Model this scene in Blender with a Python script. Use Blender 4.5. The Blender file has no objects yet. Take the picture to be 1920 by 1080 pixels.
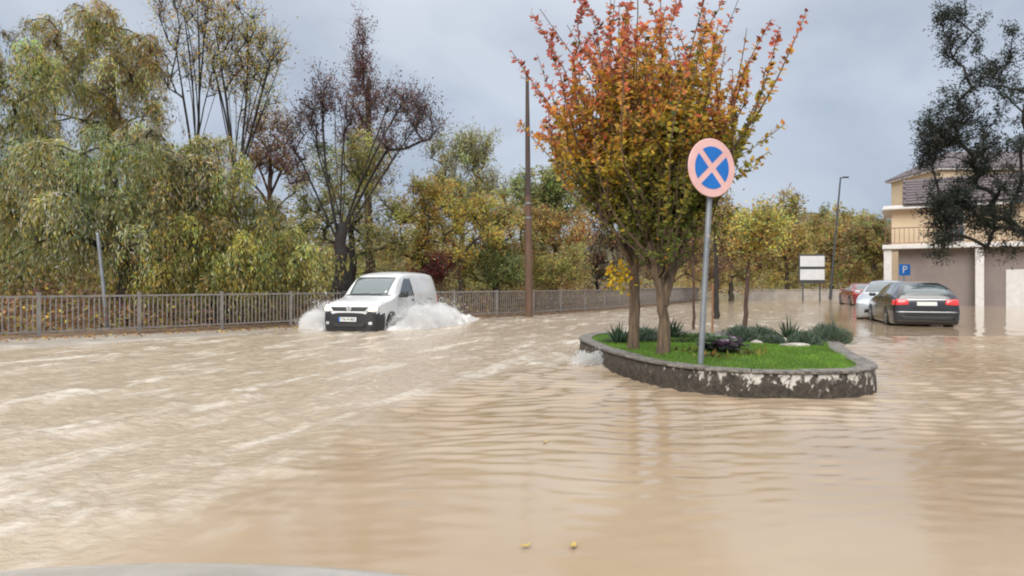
import bpy, math, random
import numpy as np
from mathutils import Vector, Matrix
from mathutils.bvhtree import BVHTree

R = math.radians
S = bpy.context.scene
COL = S.collection

# ------------------------------------------------------------------ camera, world, sun, exposure
F = 1250.0            # focal length in photo pixels (photo is 1920 wide)
HZ = 533.0            # horizon row
CH = 1.25             # camera height above the flood water
cam_d = bpy.data.cameras.new('camera')
cam_d.sensor_width = 36.0
cam_d.lens = F / 1920 * 36
cam_d.shift_y = -7 / 1920
cam_d.clip_start = 0.05
cam_d.clip_end = 5000
cam = bpy.data.objects.new('camera', cam_d)
COL.objects.link(cam)
cam.location = (0, 0, CH)
cam.rotation_euler = (R(90), 0, 0)
S.camera = cam

SUN_EL, SUN_AZ = R(35), R(200)
w = bpy.data.worlds.new('World'); S.world = w; w.use_nodes = True
nt = w.node_tree; N = nt.nodes; L = nt.links
N.clear()
wo = N.new('ShaderNodeOutputWorld')
sky = N.new('ShaderNodeTexSky'); sky.sky_type = 'NISHITA'; sky.sun_disc = False
sky.sun_elevation = SUN_EL; sky.sun_rotation = SUN_AZ; sky.dust_density = 3
b1 = N.new('ShaderNodeBackground'); b1.inputs[1].default_value = 0.06
L.new(sky.outputs[0], b1.inputs[0])
tc = N.new('ShaderNodeTexCoord')
mp = N.new('ShaderNodeMapping'); mp.inputs['Scale'].default_value = (1.3, 1.3, 2.4)
mp.inputs['Location'].default_value = (3.1, 0.4, 1.7)
L.new(tc.outputs['Generated'], mp.inputs[0])
n1 = N.new('ShaderNodeTexNoise'); n1.inputs['Scale'].default_value = 2.1; n1.inputs['Detail'].default_value = 6
n1.inputs['Roughness'].default_value = 0.5; n1.inputs['Distortion'].default_value = 0.4
L.new(mp.outputs[0], n1.inputs['Vector'])
cr = N.new('ShaderNodeValToRGB')
cr.color_ramp.elements[0].position = 0.36; cr.color_ramp.elements[0].color = (0.265, 0.312, 0.39, 1)
cr.color_ramp.elements[1].position = 0.64; cr.color_ramp.elements[1].color = (0.40, 0.443, 0.508, 1)
L.new(n1.outputs['Fac'], cr.inputs[0])
sx = N.new('ShaderNodeSeparateXYZ'); L.new(tc.outputs['Generated'], sx.inputs[0])
mr = N.new('ShaderNodeMapRange'); mr.interpolation_type = 'SMOOTHSTEP'
mr.inputs['From Min'].default_value = 0.3; mr.inputs['From Max'].default_value = 1.0
mr.inputs['To Min'].default_value = 1.0; mr.inputs['To Max'].default_value = 3.4
L.new(sx.outputs['Z'], mr.inputs['Value'])
b2 = N.new('ShaderNodeBackground')
wm = N.new('ShaderNodeMix'); wm.data_type = 'RGBA'      # thick cloud overhead is whiter than the blue-grey low sky
mr2 = N.new('ShaderNodeMapRange'); mr2.inputs['From Min'].default_value = 0.25; mr2.inputs['From Max'].default_value = 0.8; mr2.inputs['To Max'].default_value = 0.8
L.new(sx.outputs['Z'], mr2.inputs['Value']); L.new(mr2.outputs[0], wm.inputs[0]); L.new(cr.outputs[0], wm.inputs[6]); wm.inputs[7].default_value = (0.42, 0.41, 0.395, 1)
L.new(wm.outputs[2], b2.inputs[0]); L.new(mr.outputs[0], b2.inputs[1])
mx = N.new('ShaderNodeMixShader'); mx.inputs[0].default_value = 0.9
L.new(b1.outputs[0], mx.inputs[1]); L.new(b2.outputs[0], mx.inputs[2]); L.new(mx.outputs[0], wo.inputs[0])

sun_d = bpy.data.lights.new('sun', 'SUN'); sun_d.energy = 1.5; sun_d.angle = R(40); sun_d.color = (1, 0.96, 0.9)
sun = bpy.data.objects.new('sun', sun_d); COL.objects.link(sun)
sun.rotation_euler = (R(90) - SUN_EL, 0, R(-20))

S.render.engine = 'CYCLES'
S.cycles.use_denoising = True
S.cycles.filter_width = 2.0
S.cycles.max_bounces = 7; S.cycles.diffuse_bounces = 4; S.cycles.glossy_bounces = 3; S.cycles.volume_bounces = 3; S.cycles.caustics_reflective = False; S.cycles.caustics_refractive = False; S.cycles.transparent_max_bounces = 8
S.view_settings.view_transform = 'Standard'
S.view_settings.look = 'None'
S.view_settings.gamma = 1
S.view_settings.use_curve_mapping = False
S.view_settings.exposure = 0.72

rng = np.random.default_rng(7)
random.seed(7)

def at(px, py_or_Y, Y=None, z=None):
    """photo pixel + distance -> world x; at(px, py, Y) gives the point."""
    return Vector(((px - 960) * Y / F, Y, CH - (py_or_Y - HZ) * Y / F))

# ------------------------------------------------------------------ helpers: materials
def mat(name, base=(.5, .5, .5), rough=.5, metal=0.0, spec=.5, var=None, vscale=8, detail=5, bump=0, bscale=40, coat=0, emit=None, es=0, ramp=(.35, .65), stretch=None, rvar=0):
    m = bpy.data.materials.new(name); m.use_nodes = True
    n = m.node_tree.nodes; l = m.node_tree.links
    p = n['Principled BSDF']
    p.inputs['Base Color'].default_value = (*base, 1)
    p.inputs['Roughness'].default_value = rough
    p.inputs['Metallic'].default_value = metal
    p.inputs['Specular IOR Level'].default_value = spec
    p.inputs['Coat Weight'].default_value = coat
    p.inputs['Coat Roughness'].default_value = .06
    if emit:
        p.inputs['Emission Color'].default_value = (*emit, 1); p.inputs['Emission Strength'].default_value = es
    t = n.new('ShaderNodeTexCoord'); mpn = n.new('ShaderNodeMapping'); l.new(t.outputs['Object'], mpn.inputs[0])
    if stretch: mpn.inputs['Scale'].default_value = stretch
    if var:
        no = n.new('ShaderNodeTexNoise'); no.inputs['Scale'].default_value = vscale; no.inputs['Detail'].default_value = detail
        no.inputs['Roughness'].default_value = .6
        l.new(mpn.outputs[0], no.inputs['Vector'])
        c = n.new('ShaderNodeValToRGB'); c.color_ramp.elements[0].position = ramp[0]; c.color_ramp.elements[1].position = ramp[1]
        c.color_ramp.elements[0].color = (*base, 1); c.color_ramp.elements[1].color = (*var, 1)
        l.new(no.outputs['Fac'], c.inputs[0]); l.new(c.outputs[0], p.inputs['Base Color'])
        if rvar:
            mrn = n.new('ShaderNodeMapRange'); mrn.inputs['To Min'].default_value = max(0, rough - rvar); mrn.inputs['To Max'].default_value = min(1, rough + rvar)
            l.new(no.outputs['Fac'], mrn.inputs['Value']); l.new(mrn.outputs[0], p.inputs['Roughness'])
    if bump:
        no2 = n.new('ShaderNodeTexNoise'); no2.inputs['Scale'].default_value = bscale; no2.inputs['Detail'].default_value = 6
        l.new(mpn.outputs[0], no2.inputs['Vector'])
        bp = n.new('ShaderNodeBump'); bp.inputs['Strength'].default_value = bump; bp.inputs['Distance'].default_value = .02
        l.new(no2.outputs['Fac'], bp.inputs['Height']); l.new(bp.outputs[0], p.inputs['Normal'])
    return m

def leaf_mat(name, trans=.5, rough=.5):
    m = bpy.data.materials.new(name); m.use_nodes = True
    n = m.node_tree.nodes; l = m.node_tree.links
    p = n['Principled BSDF']; p.inputs['Roughness'].default_value = rough; p.inputs['Specular IOR Level'].default_value = .35
    a = n.new('ShaderNodeAttribute'); a.attribute_name = 'col'
    tr = n.new('ShaderNodeBsdfTranslucent'); ms = n.new('ShaderNodeMixShader'); ms.inputs[0].default_value = trans
    l.new(a.outputs['Color'], p.inputs['Base Color']); l.new(a.outputs['Color'], tr.inputs['Color'])
    l.new(p.outputs[0], ms.inputs[1]); l.new(tr.outputs[0], ms.inputs[2])
    l.new(ms.outputs[0], n['Material Output'].inputs['Surface'])
    return m

M_LEAF = leaf_mat('leaf')
M_BARK = mat('bark_grey_brown', (.035, .028, .022), .85, var=(.10, .08, .062), vscale=9, stretch=(3, 3, .6), bump=.7, bscale=22)
M_BARK_DARK = mat('bark_dark', (.014, .012, .011), .85, var=(.04, .033, .028), vscale=9, stretch=(3, 3, .6), bump=.7, bscale=20)
M_BARK_RED = mat('bark_reddish', (.05, .028, .022), .85, var=(.11, .065, .05), vscale=9, stretch=(3, 3, .6), bump=.5)
M_BARK_TAN = mat('bark_tan', (.06, .042, .028), .8, var=(.19, .13, .08), vscale=7, stretch=(4, 4, .5), bump=.8, bscale=18)

# ------------------------------------------------------------------ helpers: meshes
def link(o, parent=None):
    COL.objects.link(o)
    if parent is not None: o.parent = parent
    return o

def tag(o, label=None, cat=None, group=None, kind=None):
    if label: o['label'] = label
    if cat: o['category'] = cat
    if group: o['group'] = group
    if kind: o['kind'] = kind
    return o

def empty(name, loc=(0, 0, 0), rz=0):
    o = bpy.data.objects.new(name, None); COL.objects.link(o)
    o.location = loc; o.rotation_euler = (0, 0, rz); o.empty_display_size = .2
    return o

def mesh_np(name, v, quads, m, parent=None, col=None, smooth=False, fl=None):
    """quads: (n,k) int array of faces, all with k corners"""
    v = np.asarray(v, np.float32); quads = np.asarray(quads, np.int32)
    me = bpy.data.meshes.new(name)
    me.vertices.add(len(v)); me.vertices.foreach_set('co', v.ravel())
    k = quads.shape[1]
    me.loops.add(quads.size); me.loops.foreach_set('vertex_index', quads.ravel())
    me.polygons.add(len(quads)); me.polygons.foreach_set('loop_start', np.arange(0, quads.size, k, dtype=np.int32))
    if smooth: me.polygons.foreach_set('use_smooth', np.ones(len(quads), bool))
    me.update(calc_edges=True)
    if col is not None:
        a = me.attributes.new('col', 'FLOAT_COLOR', 'POINT')
        c4 = np.ones((len(v), 4), np.float32); c4[:, :3] = col
        a.data.foreach_set('color', c4.ravel())
    if fl is not None:
        for nm, arr in fl.items():
            a = me.attributes.new(nm, 'FLOAT', 'POINT'); a.data.foreach_set('value', np.asarray(arr, np.float32).ravel())
    if m: me.materials.append(m)
    o = bpy.data.objects.new(name, me)
    return link(o, parent)

class MB:
    def __init__(s): s.v = []; s.f = []
    def add(s, v, f):
        b = len(s.v); s.v += [tuple(p) for p in v]; s.f += [tuple(i + b for i in q) for q in f]; return s
    def box(s, c, d, mx=None, taper=1.0):
        x, y, z = d[0] / 2, d[1] / 2, d[2] / 2
        vs = [Vector((sx * x * (taper if sz > 0 else 1), sy * y * (taper if sz > 0 else 1), sz * z)) for sz in (-1, 1) for sy in (-1, 1) for sx in (-1, 1)]
        if mx is not None: vs = [mx @ p for p in vs]
        vs = [p + Vector(c) for p in vs]
        return s.add(vs, [(0, 2, 3, 1), (4, 5, 7, 6), (0, 1, 5, 4), (2, 6, 7, 3), (0, 4, 6, 2), (1, 3, 7, 5)])
    def tube(s, pts, rad, n=8, cap=True):
        pts = [Vector(p) for p in pts]
        if not hasattr(rad, '__len__'): rad = [rad] * len(pts)
        vs = []; fs = []
        for i, p in enumerate(pts):
            d = (pts[min(i + 1, len(pts) - 1)] - pts[max(i - 1, 0)]).normalized()
            a = d.orthogonal() if abs(d.z) < .9 else Vector((1, 0, 0)) - d * d.x
            a.normalize(); b = d.cross(a)
            for k in range(n):
                t = 2 * math.pi * k / n
                vs.append(p + (a * math.cos(t) + b * math.sin(t)) * rad[i])
        for i in range(len(pts) - 1):
            for k in range(n):
                fs.append((i * n + k, i * n + (k + 1) % n, (i + 1) * n + (k + 1) % n, (i + 1) * n + k))
        if cap:
            fs.append(tuple(range(n - 1, -1, -1))); fs.append(tuple(range((len(pts) - 1) * n, len(pts) * n)))
        return s.add(vs, fs)
    def lathe(s, prof, n=24, mx=None):
        """profile (r, h) around local Y"""
        vs = []; fs = []
        for r, h in prof:
            for k in range(n):
                t = 2 * math.pi * k / n; vs.append(Vector((r * math.cos(t), h, r * math.sin(t))))
        for i in range(len(prof) - 1):
            for k in range(n):
                fs.append((i * n + k, i * n + (k + 1) % n, (i + 1) * n + (k + 1) % n, (i + 1) * n + k))
        fs.append(tuple(range(n))); fs.append(tuple(range((len(prof) - 1) * n, len(prof) * n))[::-1])
        if mx is not None: vs = [mx @ p for p in vs]
        return s.add(vs, fs)
    def build(s, name, m, parent=None, smooth=False, bevel=0):
        me = bpy.data.meshes.new(name); me.from_pydata(s.v, [], s.f); me.update()
        if smooth:
            me.polygons.foreach_set('use_smooth', [True] * len(me.polygons))
        me.materials.append(m)
        o = bpy.data.objects.new(name, me)
        if bevel:
            b = o.modifiers.new('bevel', 'BEVEL'); b.width = bevel; b.segments = 2; b.limit_method = 'ANGLE'
        if smooth:
            try: me.set_sharp_from_angle(angle=R(40))
            except Exception: pass
        return link(o, parent)

def text_mesh(txt, size, name, m, parent, mx, extrude=.002):
    cu = bpy.data.curves.new('t', 'FONT'); cu.body = txt; cu.size = size; cu.extrude = extrude; cu.align_x = 'CENTER'; cu.align_y = 'CENTER'
    ob = bpy.data.objects.new('t', cu); COL.objects.link(ob)
    bpy.context.view_layer.update()
    me = bpy.data.meshes.new_from_object(ob.evaluated_get(bpy.context.evaluated_depsgraph_get()))
    bpy.data.objects.remove(ob)
    me.transform(mx); me.materials.clear(); me.materials.append(m)
    o = bpy.data.objects.new(name, me); me.name = name
    return link(o, parent)

# gradient noise in numpy
_perm = np.random.default_rng(3).permutation(512)
_gr = np.random.default_rng(4).normal(size=(512, 2)); _gr /= np.linalg.norm(_gr, axis=1)[:, None]
def pn(x, y, seed=0):
    x = np.asarray(x, float); y = np.asarray(y, float)
    xi = np.floor(x).astype(int); yi = np.floor(y).astype(int); xf = x - xi; yf = y - yi
    def g(ix, iy, dx, dy):
        h = _perm[(_perm[(ix + seed * 37) & 511] + iy) & 511]; v = _gr[h]
        return v[..., 0] * dx + v[..., 1] * dy
    u = xf ** 3 * (xf * (xf * 6 - 15) + 10); v = yf ** 3 * (yf * (yf * 6 - 15) + 10)
    a = g(xi, yi, xf, yf); b = g(xi + 1, yi, xf - 1, yf); c = g(xi, yi + 1, xf, yf - 1); d = g(xi + 1, yi + 1, xf - 1, yf - 1)
    return (a + u * (b - a)) * (1 - v) + (c + u * (d - c)) * v
def fbm(x, y, o=4, seed=0, gain=.5):
    s = 0; a = 1
    for i in range(o): s = s + a * pn(x * 2 ** i + 13 * i, y * 2 ** i + 7 * i, seed + i); a *= gain
    return s
def sstep(a, b, x):
    t = np.clip((x - a) / (b - a), 0, 1); return t * t * (3 - 2 * t)

# ------------------------------------------------------------------ setting: ground, bank, pavement, water
FL = np.array([(-17.5, 5.6), (-14.5, 9.35), (-9.8, 15.1), (-6.45, 19.2), (-3, 22.7), (.63, 26.2), (3.9, 30.7), (6.9, 36), (11.5, 45), (15.5, 54)])
_seg = np.linalg.norm(np.diff(FL, axis=0), axis=1); _cum = np.concatenate([[0], np.cumsum(_seg)])
FLEN = _cum[-1]
def fence_pt(d):
    d = np.asarray(d, float)
    return np.stack([np.interp(d, _cum, FL[:, 0]), np.interp(d, _cum, FL[:, 1])], -1)
def fence_nrm(d):   # pointing to the road
    t = fence_pt(np.asarray(d) + .8) - fence_pt(np.asarray(d) - .8); t = t / np.linalg.norm(t, axis=-1, keepdims=True)
    return np.stack([t[..., 1], -t[..., 0]], -1)

M_GROUND = mat('ground_mud', (.10, .075, .05), .8, var=(.19, .14, .09), vscale=.3, bump=.4, bscale=6)
gm = MB().add([(-900, -300, -.35), (900, -300, -.35), (900, 1500, -.35), (-900, 1500, -.35)], [(0, 1, 2, 3)]).build('ground', M_GROUND)
tag(gm, kind='structure')

# bank behind the railing
M_BANK = mat('bank_leaf_litter', (.06, .042, .028), .9, var=(.24, .15, .085), vscale=5, detail=8, bump=.8, bscale=14)
ds = np.linspace(-6, FLEN + 4, 90)
offs = [(-.02, -.4), (.0, .06), (.5, .09), (2, .05), (5, -.05), (10, .2), (22, .9), (60, 3.0), (200, 9)]
V = []
P0 = fence_pt(np.clip(ds, 0.9, FLEN - .9)); NR = fence_nrm(np.clip(ds, 0.9, FLEN - .9)); TT = np.stack([-NR[:, 1], NR[:, 0]], -1)
P0 = P0 + TT * (ds - np.clip(ds, 0.9, FLEN - .9))[:, None]
for off, z in offs:
    q = P0 - NR * (off + (0 if off < .1 else 0)) + NR * .12
    zz = np.full(len(ds), z) + (.12 * pn(q[:, 0] * .6, q[:, 1] * .6, 5) if off > 1 else 0)
    V.append(np.column_stack([q, zz]))
V = np.array(V); nO, nD = V.shape[:2]
idx = np.arange(nO * nD).reshape(nO, nD)
Q = np.stack([idx[:-1, :-1], idx[:-1, 1:], idx[1:, 1:], idx[1:, :-1]], -1).reshape(-1, 4)
tag(mesh_np('bank', V.reshape(-1, 3), Q[:, ::-1], M_BANK, smooth=True), kind='structure')

# wet pavement strip between railing and water, sinking below the water to the right
M_PAVE = mat('wet_pavement', (.27, .235, .195), .4, var=(.40, .355, .30), vscale=3, detail=8, bump=.25, bscale=30, rvar=.15)
dp = np.linspace(0.9, 30, 80)
pz = np.interp(dp, [0, 9, 13, 16, 22, 30], [.14, .12, .075, .035, .012, .006])
V = []
for off, dz in ((-.14, -.3), (-.14, 0), (.3, 0), (1.0, -.015), (1.5, -.03), (1.62, -.035), (1.66, -.09), (2.6, -.16), (5, -.3)):
    q = fence_pt(dp) + fence_nrm(dp) * off
    z = pz + dz + .012 * pn(q[:, 0] * .9, q[:, 1] * .9, 2)
    V.append(np.column_stack([q, z]))
V = np.array(V); nO, nD = V.shape[:2]; idx = np.arange(nO * nD).reshape(nO, nD)
Q = np.stack([idx[:-1, :-1], idx[:-1, 1:], idx[1:, 1:], idx[1:, :-1]], -1).reshape(-1, 4)
tag(mesh_np('pavement', V.reshape(-1, 3), Q, M_PAVE, smooth=False), kind='structure')

# flood water: real relief, finer near the viewer
def shear_x(y):
    return np.interp(y, [0, 2, 3.2, 4.3, 5.4, 6.7, 8.3, 9.7, 10.4, 12.2, 14, 20, 30, 80], [-2.5, -2.2, -1.95, -1.7, -1.6, -1.35, -.7, .2, 1.2, 1.45, 6, 9, 14, 42])
CWS = 450
ry = np.concatenate([np.linspace(-6, 1.6, 8), np.geomspace(1.9, 16, 700), np.geomspace(16.1, 90, 130)])
uu = np.linspace(-1, 1, CWS)
uu = np.sign(uu) * (.72 * np.abs(uu) + .28 * np.abs(uu) ** 3)
half = np.clip(ry * .86 + 1.6, 3.2, 62)
X = half[:, None] * uu[None, :]; Yg = np.repeat(ry[:, None], CWS, 1)
# warp columns so that grid lines are not straight rays
sd = X - shear_x(Yg) + .35 * fbm(X * .7, Yg * .5, 3, 9) + .1 * fbm(X * 3, Yg * 3, 2, 11)
T = sstep(.55, -.55, sd)
T = T * np.interp(Yg, [0, 14, 20, 40, 90], [1, 1, .8, .6, .4])
# current runs left to right with standing crests that run along y
fx, fy = X * .9 + .25 * Yg, Yg * .75 - .2 * X
chop = .026 * fbm((X * .95 - Yg * .32) * 1.5, (X * .32 + Yg * .95) * .6, 4, 20, .55) + .016 * (1 - 2 * np.abs(pn(fx * 2.1, fy * 1.3, 30))) + .014 * fbm(X * 5, Yg * 3.6, 4, 40, .65)
rip = np.zeros_like(X)
wx = X + .5 * pn(X * .45, Yg * .45, 50); wy = Yg + .45 * pn(X * .5, Yg * .5, 51)
for ang, lam, amp, ph in ((92, .30, .0026, .3), (80, .235, .0023, 1.9), (103, .205, .0019, 4.2), (66, .27, .0015, 2.2), (118, .18, .0011, .7), (87, .14, .0009, 5.), (95, .52, .0022, 2.)):
    kx, ky = math.cos(R(ang)) * 2 * math.pi / lam, math.sin(R(ang)) * 2 * math.pi / lam
    env = .55 + .9 * np.clip(pn(X * .35 + ang, Yg * .5 + ang, 60) + .35, 0, 1)
    rip += amp * env * np.sin(kx * wx + ky * wy + ph + 2.6 * pn(X * 1.1, Yg * 1.1, 61 + int(ang)))
rip += .002 * fbm(X * 1.3, Yg * 1.3, 3, 70)
rip = rip * np.interp(Yg, [0, 3.2, 4.6, 7, 14, 25, 90], [.05, .12, .6, 1.8, 1.4, 1.0, .6])
foam = np.zeros_like(X); hgt = T * chop + (1 - T) * rip
def crest(pts, wd, hh, fo, ns):
    pts = np.array(pts, float)
    m = (np.abs(X - pts[:, 0].mean()) < np.ptp(pts[:, 0]) / 2 + 3.5 * wd + .5) & (np.abs(Yg - pts[:, 1].mean()) < np.ptp(pts[:, 1]) / 2 + 3.5 * wd + .5)
    x, y = X[m], Yg[m]; d = np.full(x.shape, 1e9)
    Xw = x + .22 * fbm(x * 1.1, y * .9, 3, ns); Yw = y + .15 * fbm(x * 1.3, y, 2, ns + 3)
    for i in range(len(pts) - 1):
        a, b = pts[i], pts[i + 1]; ab = b - a; ll = (ab ** 2).sum()
        t = np.clip(((Xw - a[0]) * ab[0] + (Yw - a[1]) * ab[1]) / ll, 0, 1)
        d = np.minimum(d, np.hypot(Xw - a[0] - t * ab[0], Yw - a[1] - t * ab[1]))
    g = np.exp(-(d / (wd * 1.35)) ** 2); g2 = np.exp(-(d / (wd * 1.7)) ** 2)
    br = np.clip(.35 + 1.5 * fbm(x * 4.1, y * 2.6, 4, ns + 5, .65), 0, 1.2) * np.clip(.6 + 1.6 * pn(x * .9, y * .8, ns + 6), .15, 1)
    hgt[m] += hh * g2 * (.7 + .6 * pn(x * 2, y * 1.3, ns + 8)); foam[m] = np.maximum(foam[m], fo * g * br)
crest([(-4.1, 5.2), (-3.7, 5.75), (-3.3, 6.6), (-3.1, 7.5)], .24, .055, 1.25, 80)
crest([(-5.3, 6.7), (-4.8, 7.4), (-4.55, 8.7)], .24, .055, 1.25, 90)
crest([(-7.4, 9.0), (-6.6, 10.2), (-6.75, 12.6)], .30, .06, 1.2, 100)
crest([(-5.2, 9.8), (-4.3, 11.2), (-3.3, 13)], .22, .035, .45, 105)
crest([(-8.5, 12.5), (-7.4, 14), (-6.3, 14.9)], .16, .03, .6, 108)
crest([(-1.55, 4.5), (-1.45, 5.6), (-1.2, 7), (-.5, 8.5), (.35, 9.7)], .14, .03, .28, 110)
crest([(-.1, 8.4), (.45, 9.1), (.9, 9.75), (1.3, 9.8)], .14, .035, .7, 120)
crest([(.2, 10.5), (.7, 10.2), (1.25, 10.0)], .26, .05, 1.2, 130)
crest([(.1, 12.4), (.7, 11.8), (1.2, 11.3)], .2, .04, 1.0, 135)
crest([(-2.5, 3.6), (-1.9, 3.9), (-1.75, 4.4)], .42, .02, .7, 140)
crest([(-3.2, 4.1), (-2.5, 3.75)], .42, .02, .65, 150)
crest([(-2.4, 20.5), (0, 22.5), (2, 24.5)], .5, .05, .75, 160)
crest([(-2.6, 18.2), (-.6, 20.4), (1.4, 22.6), (4.5, 24)], .35, .05, .6, 170)
crest([(1.6, 13.8), (3, 14.6), (5.2, 15)], .3, .03, .5, 180)
crest([(2, 24), (6, 30), (10, 36)], .5, .03, .5, 185)
crest([(-5.6, 17.4), (-5.0, 16.6), (-4.2, 16.3), (-3.4, 16.5), (-2.8, 17.4)], .28, .06, .55, 190)
# small scattered froth on the turbulent side
ua = X * .95 - Yg * .32; va = X * .32 + Yg * .95      # across and along the current
fr = np.clip(fbm(ua * 1.9, va * .55, 6, 200, .62) * 1.5 - .06, 0, 1) * T
fr2 = np.clip(pn(ua * 11, va * 4, 210) * 1.2 - .25, 0, 1) * T
foam = np.clip(np.maximum(foam, .74 * fr + .18 * fr2), 0, 1)
foam = foam * (.8 + .4 * pn(X * 12, Yg * 9, 220))
far = np.interp(Yg, [0, 30, 60], [1, 1, .3])
Vw = np.stack([X, Yg, hgt * far], -1).reshape(-1, 3)
idx = np.arange(X.size).reshape(X.shape)
Q = np.stack([idx[:-1, :-1], idx[:-1, 1:], idx[1:, 1:], idx[1:, :-1]], -1).reshape(-1, 4)
M_WATER = bpy.data.materials.new('muddy_water'); M_WATER.use_nodes = True
n = M_WATER.node_tree.nodes; l = M_WATER.node_tree.links; p = n['Principled BSDF']
fa = n.new('ShaderNodeAttribute'); fa.attribute_name = 'foam'
ta = n.new('ShaderNodeAttribute'); ta.attribute_name = 'turb'
geo = n.new('ShaderNodeNewGeometry')
nz = n.new('ShaderNodeTexNoise'); nz.inputs['Scale'].default_value = .35; nz.inputs['Detail'].default_value = 5; l.new(geo.outputs['Position'], nz.inputs['Vector'])
mud = n.new('ShaderNodeValToRGB'); mud.color_ramp.elements[0].position = .35; mud.color_ramp.elements[1].position = .68
mud.color_ramp.elements[0].color = (.335, .245, .155, 1); mud.color_ramp.elements[1].color = (.42, .33, .235, 1)
l.new(nz.outputs['Fac'], mud.inputs[0])
tm = n.new('ShaderNodeMix'); tm.data_type = 'RGBA'; l.new(ta.outputs['Fac'], tm.inputs[0]); l.new(mud.outputs[0], tm.inputs[6]); tm.inputs[7].default_value = (.42, .34, .25, 1)
fmx = n.new('ShaderNodeMix'); fmx.data_type = 'RGBA'; l.new(fa.outputs['Fac'], fmx.inputs[0]); l.new(tm.outputs[2], fmx.inputs[6]); fmx.inputs[7].default_value = (.66, .61, .54, 1)
l.new(fmx.outputs[2], p.inputs['Base Color'])
rr = n.new('ShaderNodeMapRange'); rr.inputs['To Min'].default_value = .07; rr.inputs['To Max'].default_value = .6; l.new(fa.outputs['Fac'], rr.inputs['Value']); l.new(rr.outputs[0], p.inputs['Roughness'])
p.inputs['IOR'].default_value = 1.33
mpw = n.new('ShaderNodeMapping'); mpw.inputs['Scale'].default_value = (1, 1.4, 1); l.new(geo.outputs['Position'], mpw.inputs[0])
nb = n.new('ShaderNodeTexNoise'); nb.inputs['Scale'].default_value = 9; nb.inputs['Detail'].default_value = 6; nb.inputs['Roughness'].default_value = .6; l.new(mpw.outputs[0], nb.inputs['Vector'])
bs = n.new('ShaderNodeMapRange'); bs.inputs['To Min'].default_value = .05; bs.inputs['To Max'].default_value = .8; l.new(ta.outputs['Fac'], bs.inputs['Value'])
bp = n.new('ShaderNodeBump'); bp.inputs['Distance'].default_value = .03; l.new(bs.outputs[0], bp.inputs['Strength']); l.new(nb.outputs['Fac'], bp.inputs['Height']); l.new(bp.outputs[0], p.inputs['Normal'])
wat = mesh_np('water', Vw, Q, M_WATER, smooth=True, fl={'foam': foam.ravel(), 'turb': T.ravel()})
tag(wat, kind='structure')

# ------------------------------------------------------------------ metal railing along the road
M_RAIL = mat('galvanised_railing', (.20, .185, .17), .55, metal=.25, var=(.33, .30, .275), vscale=6, bump=.1)
rail = empty('metal_railing', (*FL[2], 0.0))
tag(rail, 'long grey metal railing with upright bars along the flooded road', 'railing')
def add_child(name, me, loc, rz, parent, origin):
    o = bpy.data.objects.new(name, me); COL.objects.link(o); o.parent = parent
    o.location = Vector(loc) - Vector(origin); o.rotation_euler = (0, 0, rz); return o
org = (*FL[2], 0.0)
def base_z(d): return float(np.interp(d, [0, 9, 13, 16, 22, 30, 70], [.14, .12, .10, .09, .08, .07, .06]))
TOPZ = 1.0
bar_me = MB().box((0, 0, .43), (.022, .022, .86)).build('bar', M_RAIL); bme = bar_me.data; bpy.data.objects.remove(bar_me)
pst = MB().box((0, 0, .49), (.07, .07, 1.02)).box((0, 0, 1.01), (.085, .085, .025)).build('post', M_RAIL); pme = pst.data; bpy.data.objects.remove(pst)
dd = 1.2; SPAN = 2.05; rest = MB(); nb_ = 0
while dd < FLEN - SPAN - 1:
    a = fence_pt(dd); b = fence_pt(dd + SPAN); ang = math.atan2(b[1] - a[1], b[0] - a[0]); z = base_z(dd)
    add_child('post', pme, (a[0], a[1], z - .06), ang, rail, org)
    mid = (a + b) / 2; ln = float(np.linalg.norm(b - a))
    for zz, hh in ((TOPZ - .02, .045), (z + .10, .035)):
        o = MB().box((0, 0, 0), (ln - .05, .045, hh)).build('rail', M_RAIL); o.parent = rail
        o.location = Vector((mid[0], mid[1], zz)) - Vector(org); o.rotation_euler = (0, 0, ang)
    nbar = 18
    for k in range(1, nbar + 1):
        q = a + (b - a) * (k / (nbar + 1))
        if a[0] / max(a[1], 1) < -1.0: continue
        if nb_ < 300:
            o = add_child('bar', bme, (q[0], q[1], z + .10), ang, rail, org); o.scale = (1, 1, (TOPZ - .04 - z - .10) / .86); nb_ += 1
        else:
            rest.box((q[0] - org[0], q[1] - org[1], (TOPZ + z) / 2 + .03), (.022, .022, TOPZ - z - .1))
    dd += SPAN
o = rest.build('bar', M_RAIL, rail); o['kind'] = 'stuff'

# ------------------------------------------------------------------ trees
def norm(a): return a / np.maximum(np.linalg.norm(a, axis=-1, keepdims=True), 1e-9)

def leaf_quads(c, d, ln, wd, col, r=rng):
    """diamond leaves at c along d"""
    nlv = len(c); d = norm(d)
    rv = r.normal(size=(nlv, 3)); s = norm(np.cross(d, rv)); up = norm(np.cross(s, d))
    ln = np.broadcast_to(ln, nlv)[:, None]; wd = np.broadcast_to(wd, nlv)[:, None]
    v = np.stack([c - d * ln * .5, c + s * wd * .5 + up * wd * .12, c + d * ln * .5, c - s * wd * .5 + up * wd * .12], 1)
    return v.reshape(-1, 3), np.arange(nlv * 4).reshape(-1, 4), np.repeat(col, 4, 0)

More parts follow.
